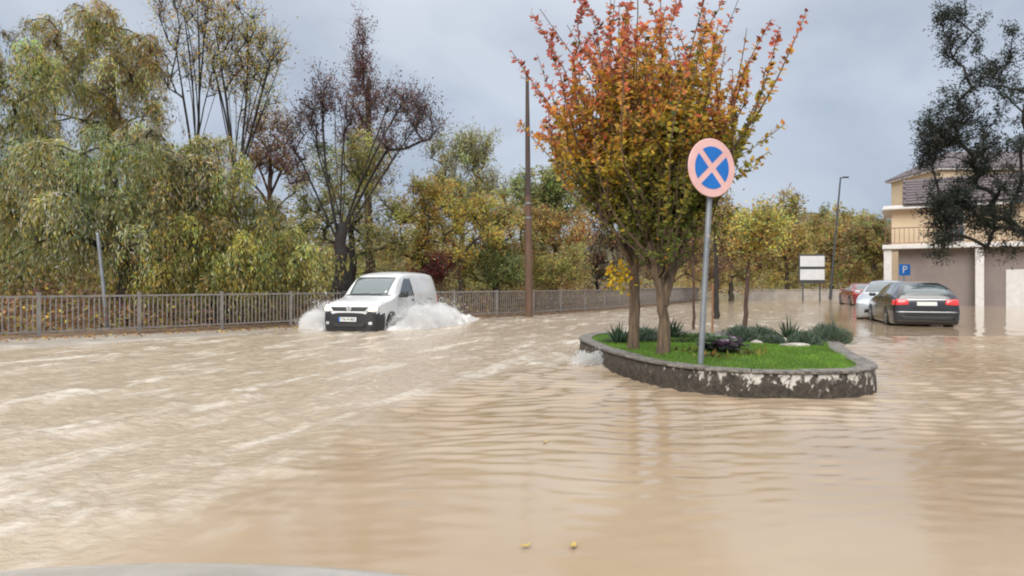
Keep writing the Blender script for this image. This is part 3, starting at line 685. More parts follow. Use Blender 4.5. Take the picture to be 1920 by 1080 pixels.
# coping stones, each its own piece
m = len(ISL); st = 10; outl = inset(ISL, -.025); inl = inset(ISL, .205); tz = WT + .008 * pn(np.arange(m) * .2, np.ones(m), 6)
for i in range(0, m, st):
    ids = [(i + k) % m for k in range(st + 1)]
    a = outl[ids].copy(); b = inl[ids].copy()
    a[0] += (a[1] - a[0]) * .08; a[-1] -= (a[-1] - a[-2]) * .08; b[0] += (b[1] - b[0]) * .08; b[-1] -= (b[-1] - b[-2]) * .08
    dz = random.uniform(-.008, .006); mbb = MB(); vs = []; fs = []
    for k in range(st + 1):
        t0 = float(np.mean(tz[ids])) + dz
        vs += [(a[k][0] - 3, a[k][1] - 9, WT - .034), (a[k][0] - 3, a[k][1] - 9, t0), (b[k][0] - 3, b[k][1] - 9, t0), (b[k][0] - 3, b[k][1] - 9, WT - .034)]
    for k in range(st):
        for j in range(4): fs.append((4 * k + j, 4 * k + (j + 1) % 4, 4 * k + 4 + (j + 1) % 4, 4 * k + 4 + j))
    fs += [(0, 3, 2, 1), (4 * st, 4 * st + 1, 4 * st + 2, 4 * st + 3)]
    mbb.add(vs, fs).build('coping_stone', M_COPE, wallE, bevel=.008)

LAWN_IN = inset(ISL, .17)
def lawn_z(x, y): return WT - .035 + .05 * np.exp(-((x - 3.1) ** 2 / 1.6 + (y - 9.6) ** 2 / 4)) + .012 * pn(x * 2, y * 2, 8)
cenL = LAWN_IN.mean(0); rings = [cenL + (LAWN_IN - cenL) * t for t in (1, .8, .6, .4, .2, .02)]
M_SOIL = mat('lawn_soil', (.035, .06, .015), .9, var=(.07, .12, .022), vscale=5, bump=.6)
v, f = ring_sheet(rings, [lawn_z(q[:, 0], q[:, 1]) for q in rings]); tag(mesh_np('lawn', v, f, M_SOIL, smooth=True), kind='structure')
def inside(px_, py_, poly):
    x1, y1 = poly[:, 0], poly[:, 1]; x2, y2 = np.roll(x1, -1), np.roll(y1, -1); c = np.zeros(len(px_), bool)
    for a, b, cc, d in zip(x1, y1, x2, y2):
        if b == d: continue
        c ^= ((b > py_) != (d > py_)) & (px_ < (cc - a) * (py_ - b) / (d - b) + a)
    return c
r = np.random.default_rng(60); nG = 110000
gx = r.uniform(1.2, 5.6, nG); gy = r.uniform(7.3, 13.2, nG); k = inside(gx, gy, LAWN_IN); gx, gy = gx[k], gy[k]; nG = len(gx)
gb = np.column_stack([gx, gy, lawn_z(gx, gy) - .005]); hd = r.uniform(0, 2 * np.pi, nG); hh = r.uniform(.018, .048, nG) * (1 + .35 * pn(gx * 3, gy * 3, 5)); ln_ = r.normal(size=(nG, 2)) * .018
sd_ = np.column_stack([np.cos(hd), np.sin(hd), np.zeros(nG)]) * .0045
tip = gb + np.column_stack([ln_, hh]); V = np.stack([gb - sd_, gb + sd_, tip], 1).reshape(-1, 3)
gc = (1 + .5 * np.clip(fbm(gx * 1.1, gy * 1.1, 3, 33), -.6, .6))[:, None] * pal([(.16, .31, .04), (.20, .37, .05), (.11, .22, .03), (.32, .38, .10)], [4, 3, 2.5, 1.3], nG, r, jit=.18) * (1 + .25 * pn(gx * 1.5, gy * 1.5, 9))[:, None]
gobj = mesh_np('grass', V, np.arange(nG * 3).reshape(-1, 3), M_LEAF, None, col=np.repeat(gc, 3, 0)); tag(gobj, 'bright green mown grass on the traffic island', 'grass', kind='stuff')

# island trees: upright shoots fanning out of short forked trunks
def island_tree(label, base, forks, seed, shoots, ang0, tilt, hlim, hue):
    r = np.random.default_rng(seed); root = empty('autumn_tree', base); tag(root, label, 'tree', 'autumn trees on the traffic island')
    VV = []; FF = []; off = 0
    def put(v, f):
        nonlocal off
        VV.append(v); FF.append(f + off); off += len(v)
    ends = []
    for fk in forks:
        pts = np.array(fk, float); tt = np.linspace(0, len(pts) - 1, 14); P = np.column_stack([np.interp(tt, np.arange(len(pts)), pts[:, j]) for j in range(4)])
        P[1:, :3] += r.normal(size=(13, 3)) * .008; P[:, 3] *= .86; P[:, 3] *= 1 + .08 * r.normal(size=14)
        rr0 = P[:-1, 3]; rr1 = P[1:, 3]; put(*sweep(P[:, :3], P[:, 3], 14)); ends.append(P[-1]); ends.append(P[-3]); ends.append(P[-5])
    twig_pts = []; tw_len = []
    for i in range(shoots + 26):
        lead = i >= shoots
        e = ends[r.integers(len(ends))]; az = ang0 + r.uniform(-np.pi, np.pi); tl = abs(r.normal()) * tilt + r.uniform(0, .25); tl = min(tl, .62 if lead else 1.0)
        Ls = r.uniform(.45, .92) * hlim * (1.0 - .25 * min(tl, 1.3)) if not lead else r.uniform(1.0, 1.28) * hlim * (1.0 - .34 * min(tl, 1.3)); d = np.array([math.sin(tl) * math.cos(az), math.sin(tl) * math.sin(az), math.cos(tl)])
        p0 = e[:3] + r.normal(size=3) * .03; k = 9; ts = np.linspace(0, 1, k + 1)
        bend = np.array([0, 0, 1]) * .28 * Ls * math.sin(tl); side = r.normal(size=3) * .10 * Ls; kink = np.cumsum(r.normal(size=(k + 1, 3)) * .016 * Ls, 0) * np.array([1, 1, .4])
        P = p0 + ts[:, None] * d * Ls + (ts ** 2)[:, None] * bend + np.sin(ts * 3.14)[:, None] * side + kink
        rad = np.interp(ts, [0, 1], [.022, .004]); put(*sweep(P, rad, 5)); twig_pts.append(P); tw_len.append(Ls)
        for b_ in range(0 if lead else r.integers(2, 5)):          # side shoots
            j = r.integers(2, 7); d2 = norm(d + r.normal(size=3) * .75 + np.array([0, 0, .25])); L2 = r.uniform(.25, .6) * Ls * .7
            P2 = P[j] + ts[:, None] * d2 * L2 + (ts ** 2)[:, None] * np.array([0, 0, .12 * L2]); put(*frusta(P2[:-1], P2[1:], np.full(k, .006), np.full(k, .004), 3)); twig_pts.append(P2); tw_len.append(L2)
    mesh_np('trunk', np.concatenate(VV), np.concatenate(FF), M_BARK_TAN, root, smooth=True)
    C = []; D = []; TP = []
    for P, Ls in zip(twig_pts, tw_len):
        nn = int(Ls * 64 * r.uniform(.5, 1.35)); u = r.uniform(.12, 1.0, nn) * 9; i = np.minimum(u.astype(int), 8); f = (u - i)[:, None]
        c = P[i] + (P[i + 1] - P[i]) * f; tw = norm(P[i + 1] - P[i]); sv = norm(np.cross(tw, r.normal(size=(nn, 3))))
        d = norm(sv + tw * .5 + np.array([0, 0, -.25])); C.append(c + d * .035 * r.uniform(.5, 1.6, (nn, 1))); D.append(d); TP.append(u / 9)
    C = np.concatenate(C); D = np.concatenate(D); TP = np.concatenate(TP); nl = len(C)
    # autumn colour of the leaf itself: tips of the high and outer shoots red, crown's heart yellow and green
    thin = r.random(nl) < np.clip(.35 + (C[:, 2] - .9) / 1.6, .35, 1); C, D, TP = C[thin], D[thin], TP[thin]; nl = len(C)
    hgt_ = C[:, 2] + base[2]; out = np.hypot(C[:, 0], C[:, 1])
    t = (hgt_ - 3.0) / 2.3 + .28 * (out - .6) + .35 * (TP - .5) + hue * (-C[:, 0]) + .24 * r.normal(size=nl) + .7 * pn(C[:, 0] * 2.1 + seed, C[:, 2] * 2.1 + C[:, 1], 4)
    stops = np.array([-.6, -.1, .25, .5, .75, 1.0, 1.5]); cc = np.array([(.17, .215, .05), (.32, .30, .055), (.56, .42, .06), (.68, .38, .055), (.70, .29, .11), (.62, .16, .10), (.44, .14, .11)])
    col = np.column_stack([np.interp(t, stops, cc[:, j]) for j in range(3)]) * np.clip(1 + .28 * r.normal(size=(nl, 1)), .35, 1.8)
    odd = r.random(nl) < .10; col[odd] = pal([(.07, .1, .02), (.5, .33, .03), (.12, .08, .045)], [2, 2, 2], int(odd.sum()), r)
    lv, lf, lc = leaf_quads(C, D, .080 * r.uniform(.5, 1.45, nl), .048 * r.uniform(.5, 1.45, nl), np.clip(col, .004, .9), r)
    mesh_np('crown', lv, lf, M_LEAF, root, col=lc); TRI[0] += 2 * nl
    return root
island_tree('single-trunked autumn tree nearer the left tip of the traffic island', (1.80, 9.9, .26),
            [[(0, 0, -.1, .125), (.0, 0, .12, .105), (.03, 0, .7, .088), (.02, .02, 1.15, .082), (-.13, .05, 1.75, .055), (-.22, .1, 2.35, .035)], [(.02, .02, 1.15, .07), (.1, -.05, 1.7, .055), (.12, -.1, 2.4, .035)], [(.02, .02, 1.2, .05), (-.3, -.15, 1.75, .035), (-.5, -.2, 2.1, .025)]],
            71, 135, 0, .46, 2.75, .14)
island_tree('autumn tree forking low into several stems beside the no-stopping sign post', (2.09, 9.2, .26),
            [[(0, 0, -.1, .13), (0, 0, .1, .105), (.01, 0, .55, .09), (-.02, 0, .8, .085), (-.16, .03, 1.4, .06), (-.2, .1, 2.2, .04)], [(0, 0, .7, .075), (.12, .02, 1.3, .055), (.2, -.05, 2.2, .038)], [(.02, 0, .8, .06), (.28, .1, 1.5, .04), (.55, .1, 2.1, .026)]],
            72, 140, 1, .44, 2.8, .10)
# fresh yellow sucker leaves low on the left trunk
r = np.random.default_rng(75); c = np.array([1.80 - .24, 9.8, 1.36]) + r.normal(size=(150, 3)) * np.array([.11, .08, .12]); lv, lf, lc = leaf_quads(c, r.normal(size=(150, 3)) + [0, 0, -.6], .075, .05, pal([(.62, .42, .03), (.5, .36, .05)], [3, 1], 150, r), r)
sk = empty('yellow_sprout'); mesh_np('leaves', lv, lf, M_LEAF, sk, col=lc)
for q in range(7): MB().tube([(1.79, 9.86, 1.15), (1.68, 9.82, 1.3), (1.56 + random.uniform(-.14, .14), 9.8 + random.uniform(-.1, .1), 1.36 + random.uniform(-.15, .17))], [.008, .006, .004], 5).build('stem', M_BARK_TAN, sk)
tag(sk, 'bunch of bright yellow leaves sprouting low on the single trunk', 'sprout')

# planting on the island
def blades(nn, r, rad, hh, wd, arch, cols, wts, up=.6, dome=False):
    az = r.uniform(0, 2 * np.pi, nn); tl = np.arccos(r.uniform(up if not dome else .1, 1, nn)); ln = hh * r.uniform(.7, 1.1, nn)
    d = np.column_stack([np.sin(tl) * np.cos(az), np.sin(tl) * np.sin(az), np.cos(tl)]); b = np.column_stack([r.normal(size=nn) * rad, r.normal(size=nn) * rad, np.zeros(nn)])
    s = norm(np.cross(d, [0, 0, 1.]) + 1e-6) * (wd / 2); m_ = b + d * (ln * .5)[:, None]; t_ = b + d * ln[:, None] - np.array([0, 0, 1]) * (arch * ln * np.sin(tl))[:, None]
    V = np.stack([b - s * .6, b + s * .6, m_ + s, m_ - s, t_ + s * .08, t_ - s * .08], 1).reshape(-1, 3); k = np.arange(nn)[:, None] * 6
    Fq = np.concatenate([k + np.array([[0, 1, 2, 3]]), k + np.array([[3, 2, 4, 5]])]); return V, Fq, np.repeat(pal(cols, wts, nn, r, jit=.2), 6, 0)
def plant(name, label, cat, px, Y, kind, size, seed, z=None, group=None):
    r = np.random.default_rng(seed); x, y = px2(px, Y); z = float(lawn_z(np.array(x), np.array(y))) if z is None else z
    if kind == 'yucca': V, Fq, c = blades(95, r, .03, size, .04, .12, [(.05, .085, .045), (.09, .13, .075), (.035, .06, .03)], [3, 2, 2], up=.08)
    elif kind == 'lavender':
        nn = 2200; d = norm(r.normal(size=(nn, 3)) * [1, 1, .9] + [0, 0, .25]); d[:, 2] = np.abs(d[:, 2]); lump = 1 + .35 * pn(d[:, 0] * 3 + seed, d[:, 1] * 3 + d[:, 2], seed)
        c0 = d * np.array([size * .78, size * .6, size * .62]) * (r.uniform(.25, 1, nn) ** .45 * lump)[:, None]
        V, Fq, c = leaf_quads(c0, norm(d + r.normal(size=(nn, 3)) * .35 + [0, 0, .6]), size * .22 * r.uniform(.6, 1.4, nn), .013, pal([(.17, .22, .16), (.12, .165, .105), (.25, .30, .24), (.08, .11, .06)], [3, 3, 2, 1.5], nn, r), r)
    elif kind == 'low': V, Fq, c = blades(420, r, size * .42, size * .42, .026, .5, [(.09, .14, .04), (.06, .10, .03), (.17, .20, .08)], [3, 3, 1], up=.2)
    elif kind == 'flowers': V, Fq, c = blades(170, r, size * .4, size * .5, .045, .5, [(.30, .28, .06), (.14, .2, .05), (.35, .2, .05), (.1, .06, .04)], [3, 3, 1, 1.5], up=.15)
    o = mesh_np(name, V, Fq, M_LEAF, None, col=c); o.location = (x, y, z - .02); tag(o, label, cat, group); return o
plant('yucca_plant', 'spiky yucca just left of the single island trunk', 'plant', 1160, 11.0, 'yucca', .42, 81)
plant('yucca_plant', 'spiky yucca standing right of the forked trunk', 'plant', 1261, 12.1, 'yucca', .46, 82)
plant('yucca_plant', 'spiky yucca far right of the ornamental cabbages', 'plant', 1478, 11.6, 'yucca', .46, 83)
plant('lavender_bush', 'grey-green lavender mound between the two island trunks', 'shrub', 1212, 11.2, 'lavender', .42, 84)
plant('lavender_bush', 'wide lavender mound above the ornamental cabbages', 'shrub', 1388, 11.2, 'lavender', .46, 85)
plant('lavender_bush', 'lavender mound at the back, right of the widest one', 'shrub', 1425, 11.9, 'lavender', .40, 86)
plant('lavender_bush', 'small lavender tuft below the far right yucca', 'shrub', 1448, 10.9, 'lavender', .28, 87)
plant('lavender_bush', 'rounded shrub at the right back corner of the lawn', 'shrub', 1552, 11.4, 'lavender', .52, 88)
plant('lavender_bush', 'dull green shrub between the far right yucca and the corner shrub', 'shrub', 1508, 10.7, 'lavender', .38, 89)
plant('low_plant', 'low green ground cover behind the sign post', 'plant', 1315, 12.1, 'low', .42, 90)
plant('low_plant', 'low green clump right beside the forked trunk', 'plant', 1284, 10.9, 'low', .36, 191)
plant('low_plant', 'low green clump just left of the sign post at the back', 'plant', 1335, 11.4, 'low', .34, 92)
plant('bedding_plant', 'yellow-green bedding plant at the foot of the sign post right side', 'plant', 1338, 8.75, 'flowers', .26, 93)
plant('bedding_plant', 'yellow-green bedding plant right of the ornamental cabbages', 'plant', 1395, 9.0, 'flowers', .30, 94)
plant('bedding_plant', 'straggly brown-green bedding plant left of the sign post', 'plant', 1298, 9.3, 'flowers', .22, 95)
def cabbage(label, px, Y, size, seed, purple):
    r = np.random.default_rng(seed); x, y = px2(px, Y); nn = 46; V = []; Fq = []; c = []
    for i in range(nn):
        t = i / nn; az = i * 2.4; tl = .25 + 1.15 * (1 - t); ln = size * (.55 + .5 * (1 - t)); wd = size * .42
        d = np.array([math.sin(tl) * math.cos(az), math.sin(tl) * math.sin(az), math.cos(tl)]); s = np.array([-math.sin(az), math.cos(az), 0]); b0 = np.array([0, 0, .12 * size + .1 * size * t])
        k = len(V); m1 = b0 + d * ln * .55; e = b0 + d * ln + np.array([0, 0, .04 * size])
        V += [b0 - s * wd * .15, b0 + s * wd * .15, m1 + s * wd * .5 + [0, 0, r.uniform(0, .05)], m1 - s * wd * .5 + [0, 0, r.uniform(0, .05)], e + s * wd * .4 + [0, 0, r.uniform(-.03, .03)], e - s * wd * .4 + [0, 0, r.uniform(-.03, .03)]]
        Fq += [(k, k + 1, k + 2, k + 3), (k + 3, k + 2, k + 4, k + 5)]
        base_c = np.array([(.07, .045, .07), (.16, .24, .13), (.34, .40, .30)][int(t > .25) + int(t > .75)]) if not purple else np.array([(.08, .085, .08), (.13, .085, .12), (.45, .33, .45)][int(t > .35) + int(t > .8)])
        c += [base_c * r.uniform(.7, 1.4)] * 6
    o = mesh_np('ornamental_cabbage', np.array(V), np.array(Fq), M_LEAF, None, col=np.array(c)); o.location = (x, y, float(lawn_z(np.array(x), np.array(y)))); tag(o, label, 'plant', 'ornamental cabbages in the lawn')
cabbage('ornamental cabbage with a pale green heart, largest of the cluster', 1348, 9.2, .30, 101, False)
cabbage('ornamental cabbage with a lilac heart at the right of the cluster', 1372, 9.35, .24, 102, True)
cabbage('dark purple cabbage at the front of the cluster', 1358, 8.95, .22, 103, True)
cabbage('dark purple cabbage at the back of the cluster', 1352, 9.6, .26, 104, True)
cabbage('dark purple cabbage at the left of the cluster near the sign post', 1333, 9.35, .22, 105, True)
# pale stones at the back of the lawn and the rough stones at the right end of the wall
M_STONE = mat('pale_stone', (.26, .23, .19), .7, var=(.52, .48, .42), vscale=6, bump=.6, bscale=12)
M_STONE2 = mat('rough_stone', (.11, .09, .07), .7, var=(.42, .37, .31), vscale=7, bump=.8, bscale=12)
def rock(name, label, x, y, z, sx_, sy_, sz_, seed, m_, group=None):
    r = np.random.default_rng(seed); nu, nv = 16, 10; V = []
    for i in range(nv + 1):
        for j in range(nu):
            th = math.pi * i / nv; ph = 2 * math.pi * j / nu; d = np.array([math.sin(th) * math.cos(ph), math.sin(th) * math.sin(ph), math.cos(th)])
            k = 1 + .35 * float(pn(d[0] * 1.4 + seed, d[1] * 1.4 + d[2] * 1.3, seed)) + .12 * float(pn(d[0] * 4 + seed, d[1] * 4 + d[2] * 3, seed + 1)); V.append(d * k * np.array([sx_, sy_, sz_]))
    Fq = [(i * nu + j, (i + 1) * nu + j, (i + 1) * nu + (j + 1) % nu, i * nu + (j + 1) % nu) for i in range(nv) for j in range(nu)]
    o = mesh_np(name, np.array(V), np.array(Fq), m_, None); o.location = (x, y, z); tag(o, label, 'stone', group); return o
rock('pale_stone', 'flat pale stone on the back edge of the lawn below the yucca', *px2(1490, 10.4), .29, .24, .13, .05, 111, M_STONE)
rock('pale_stone', 'small pale stone under the wide lavender mound', *px2(1418, 10.75), .30, .10, .08, .05, 112, M_STONE)
rock('pale_stone', 'pale stone left of the small lavender tuft, at the back', *px2(1466, 11.3), .30, .09, .08, .06, 113, M_STONE)

# ------------------------------------------------------------------ no stopping sign
M_GALV = mat('galvanised_post', (.22, .24, .26), .45, metal=.5, var=(.30, .32, .34), vscale=5, bump=.05)
M_PINK = mat('faded_red_foil', (.80, .50, .47), .4, var=(.72, .42, .40), vscale=5)
M_BLUE = mat('sign_blue', (.008, .14, .50), .38, var=(.012, .17, .56), vscale=4)
M_BACK = mat('sign_back_grey', (.3, .31, .32), .5, metal=.5)
sb = Vector((2.265, 8.05, .26)); sg = empty('no_stopping_sign', sb); tag(sg, 'round blue no-stopping sign with faded pink cross on a grey post', 'sign')
topv = Vector((.155, 0, 2.62)); MB().tube([(0, 0, -.2), topv * .5, topv * 1.01], [.036, .035, .034], 14).build('post', M_GALV, sg, smooth=True)
sc_ = topv * ((zz(317, 8.05) - sb.z) / topv.z)
rot = Matrix.Rotation(R(24), 4, 'Z') @ Matrix.Rotation(R(3.0), 4, 'Y')      # the disc turned away from the camera
mxs = Matrix.Translation(sc_ + Vector((-.02, -.085, 0))) @ rot
RD = .345
MB().lathe([(RD, .012), (RD + .006, .0), (RD, -.006)], 56, mxs).build('disc', M_PINK, sg)
MB().lathe([(RD - .004, .016), (RD - .004, .013)], 56, mxs).build('back_plate', M_BACK, sg)
def sector(a0, a1, rr0):
    # blue field between two bars of the cross: chord-cut sector
    bw = .038; vs = []; am = (a0 + a1) / 2; off_ = bw / math.sin((a1 - a0) / 2); ap = Vector((math.cos(am) * off_, 0, math.sin(am) * off_)); vs.append(ap)
    e = math.asin(bw / rr0)
    for k in range(17):
        t = a0 + e + (a1 - a0 - 2 * e) * k / 16; vs.append(Vector((math.cos(t) * rr0, 0, math.sin(t) * rr0)))
    return vs
for q in range(4):
    a0 = R(45 + 90 * q); vs = sector(a0, a0 + R(90), RD * .735); fr_ = [mxs @ (p_ + Vector((0, -.0095, 0))) for p_ in vs]; bk = [mxs @ (p_ + Vector((0, -.005, 0))) for p_ in vs]; k = len(vs)
    MB().add(fr_ + bk, [tuple(range(k))] + [tuple(range(2 * k - 1, k - 1, -1))] + [(i, i + k, (i + 1) % k + k, (i + 1) % k) for i in range(k)]).build('blue_field', M_BLUE, sg)
for hz in (-.12, .12):
    MB().box(sc_ + Vector((0, -.005, hz)), (.10, .085, .03)).build('clamp', M_GALV, sg)
MB().box((topv * .60) + Vector((0, -.036, 0)), (.03, .004, .03)).build('sticker', M_STONE, sg)

# ------------------------------------------------------------------ poles and lamps
M_WOOD = mat('pole_wood', (.085, .05, .033), .8, var=(.17, .10, .065), vscale=5, stretch=(5, 5, .25), bump=.7, bscale=14)
x, y = px2(992, 25.4)
pl = empty('utility_pole', (x, y, 0)); tag(pl, 'tall brown wooden utility pole standing in front of the railing', 'pole')
lx = -.07
MB().tube([(0, 0, -.3), (lx * .3, 0, 2.5), (lx * .55, 0, 4.6)], [.155, .14, .125], 14).build('shaft', M_WOOD, pl, smooth=True)
M_WOODD = mat('pole_wood_dark', (.05, .035, .03), .8, var=(.10, .07, .055), vscale=5, stretch=(5, 5, .25), bump=.6)
MB().tube([(lx * .55, .0, 4.5), (lx * .8, 0, 7), (lx, 0, 9.2), (lx, 0, 9.28)], [.108, .088, .062, .03], 12).build('upper_shaft', M_WOODD, pl, smooth=True)
for hz in (3.75, 4.3): MB().tube([(lx * .45, 0, hz), (lx * .45, 0, hz + .06)], [.142, .142], 14).build('band', M_GALV, pl)
MB().tube([(lx, -.05, 9.05), (lx - .22, -.05, 9.12)], [.02, .02], 8).build('insulator_arm', M_GALV, pl)
MB().tube([(lx - .22, -.05, 9.1), (lx - .22, -.05, 9.2)], [.035, .03], 10).build('insulator', M_STONE, pl)

x, y = px2(202, 17.9); lp = empty('lamp_post', (x, y, .05)); tag(lp, 'leaning grey metal post behind the railing under the weeping willow', 'post')
MB().tube([(0, 0, -.3), (-.12, 0, 1.2), (-.27, 0, 2.55)], [.055, .05, .045], 12).build('shaft', M_GALV, lp, smooth=True)
MB().tube([(0, 0, -.05), (0, 0, .1)], [.1, .09], 12).build('base_flange', M_GALV, lp)
MB().tube([(-.27, 0, 2.54), (-.272, 0, 2.58)], [.052, .04], 12).build('cap', M_GALV, lp)

M_DKMET = mat('dark_lamp_metal', (.075, .08, .085), .5, metal=.4)
x, y = px2(1556, 56); fl = empty('street_lamp', (x, y, 0)); tag(fl, 'tall slim dark street lamp far down the road with a short arm', 'street lamp')
ht = zz(333, 56); dxl = (1576 - 1556) * 56 / F
MB().tube([(0, 0, -.3), (dxl * .5, 0, ht * .5), (dxl, 0, ht)], [.11, .085, .06], 10).build('shaft', M_DKMET, fl, smooth=True)
MB().tube([(dxl, 0, ht - .03), (dxl + .25, 0, ht + .03)], [.05, .05], 8).build('arm', M_DKMET, fl)
MB().box((dxl + .42, 0, ht + .03), (.5, .26, .11)).build('lamp_head', M_DKMET, fl, bevel=.03)

# two-panel white board and parapet
M_PANEL = mat('white_panel', (.68, .69, .70), .4, var=(.6, .61, .62), vscale=2)
x, y = px2(1523, 47); bd = empty('notice_board', (x, y, 0)); tag(bd, 'white two-panel board with dark frame beyond the island at the roadside', 'board'); s47 = F / 47
for i, (pa, pb) in enumerate(((480, 500), (505, 525))):
    z0, z1 = zz(pb, 47), zz(pa, 47); MB().box((0, 0, (z0 + z1) / 2), (44 / s47, .05, z1 - z0), Matrix.Rotation(R(-6), 3, 'Z')).build('panel', M_PANEL, bd, bevel=.01)
MB().box((0, .08, (zz(530, 47) + zz(478, 47)) / 2), (47 / s47, .06, 2.05), Matrix.Rotation(R(-6), 3, 'Z')).build('frame', M_DKMET, bd)
for sx_ in (-.6, .6): MB().tube([(sx_, .15, -.3), (sx_, .15, 1.6)], .05, 8).build('post', M_DKMET, bd)
M_CONC = mat('parapet_concrete', (.36, .33, .30), .7, var=(.5, .47, .43), vscale=1.5, bump=.3, bscale=10)
pw = empty('parapet_wall', (20, 56, 0)); tag(pw, 'low pale concrete parapet at the far bend of the road', 'wall')
prev = None
for i, (pxx, Yp) in enumerate(((1400, 50.5), (1450, 54), (1500, 56), (1550, 56.5), (1600, 55), (1650, 52))):
    q = Vector((*px2(pxx, Yp), 0))
    if prev is not None:
        mid = (prev + q) / 2; d = q - prev; MB().box((0, 0, .28), (d.length - .02, .3, .95)).box((0, 0, .79), (d.length + .01, .38, .07)).build('parapet_block', M_CONC, pw).location = mid - Vector((20, 56, 0))
        pw.children[-1].rotation_euler = (0, 0, math.atan2(d.y, d.x))
    prev = q

# saplings and stakes on the strip beyond the island
def sapling(label, px, Y, topy, tr_r, lobes, cols, wts, seed, leanx=0, **kw):
    return tree_px('sapling', label, px, Y, lobes, tr_r, cols, wts, seed, trunk_top=zz(topy, Y), lean=leanx, cat='sapling', group='young trees beyond the island', **kw)
sapling('young bare tree with orange-brown trunk left of the sign post', 1301, 18.5, 420, .035, [(1302, 410, 22, 45, 2), (1290, 450, 25, 30, 1)], [RUST, BRN, ORA], [3, 2, 1], 121, ncl=26, mode='bare', twigs=7, twl=(.2, .5), leaves=5, lsize=(.07, .04), tip_r=.006, bark=M_BARK_RED)
sapling('young tree with dark trunk right behind the sign post', 1343, 24, 430, .09, [(1345, 400, 32, 45, 2), (1370, 430, 30, 30, 1)], [YG, BRN, RUST, OLIVE], [2, 2, 2, 2], 122, ncl=34, mode='spread', twigs=7, twl=(.25, .6), leaves=7, lsize=(.09, .05), tip_r=.008, bark=M_BARK_DARK)
sapling('leaning young tree with yellow-green crown right of the sign post', 1396, 16.5, 470, .055, [(1420, 430, 55, 38, 3), (1440, 420, 35, 25, 1), (1390, 460, 35, 25, 1)], [YG, OLIVE, YEL, ORA, GREEN], [3, 3, 1.6, .6, 1.5], 123, leanx=.16, ncl=46, mode='spread', twigs=8, twl=(.2, .45), leaves=13, lsize=(.075, .045), tip_r=.007, bark=M_BARK_RED)
M_STAKE = mat('stake_wood', (.22, .105, .055), .7, var=(.30, .16, .09), vscale=6, stretch=(4, 4, .5))
x, y = px2(1336, 17.5); stk = MB().tube([(0, 0, -.2), (0, 0, 1.25), (0, 0, 1.29)], [.028, .028, .012], 8).build('wooden_stake', M_STAKE); stk.location = (x, y, 0); tag(stk, 'thin reddish wooden stake standing in water behind the sign post', 'stake')
M_KERB = mat('median_kerb', (.12, .105, .09), .5, var=(.22, .2, .175), vscale=4, bump=.4)
kb = MB()
q0 = Vector((*px2(1255, 17.2), 0)); q1 = Vector((*px2(1420, 15.4), 0)); dv = q1 - q0
kbo = MB().box((0, 0, .0), (dv.length, .16, .12)).build('kerb', M_KERB, bevel=.015); kbo.location = (q0 + q1) / 2; kbo.rotation_euler = (0, 0, math.atan2(dv.y, dv.x)); tag(kbo, kind='structure')

# ------------------------------------------------------------------ vehicles
M_WHITE = mat('van_white', (.66, .665, .67), .28, coat=.6, var=(.55, .545, .53), vscale=1.6, detail=9, ramp=(.42, .75), bump=0)
M_BLKP = mat('black_plastic', (.018, .019, .021), .5, var=(.03, .03, .032), vscale=20)
M_GLASS = mat('car_glass', (.018, .026, .028), .04, spec=.9, coat=1)
M_GLASS2 = mat('windscreen_glass', (.06, .085, .09), .05, spec=1.0, coat=1)
M_TYRE = mat('tyre_rubber', (.015, .015, .016), .75, bump=.2)
M_ALLOY = mat('alloy', (.42, .43, .44), .32, metal=.85)
M_CHROME = mat('chrome', (.75, .76, .78), .14, metal=1)
M_LAMP = mat('lit_headlamp', (.9, .85, .75), .15, emit=(1, .80, .52), es=3.0, coat=1)
M_LENS = mat('clear_lens', (.62, .64, .66), .12, metal=.3, coat=1)
M_REDL = mat('red_tail_lamp', (.50, .02, .025), .18, coat=1, emit=(1, .05, .04), es=.25)
M_PLATE = mat('plate_white', (.72, .73, .72), .4)
M_INK = mat('plate_ink', (.03, .03, .035), .5)
M_EMB = mat('bright_emblem', (.72, .74, .78), .25, metal=.3, coat=1)
M_GREYTXT = mat('grey_lettering', (.22, .23, .24), .5)
M_SEAM = mat('panel_gap', (.035, .035, .036), .8)

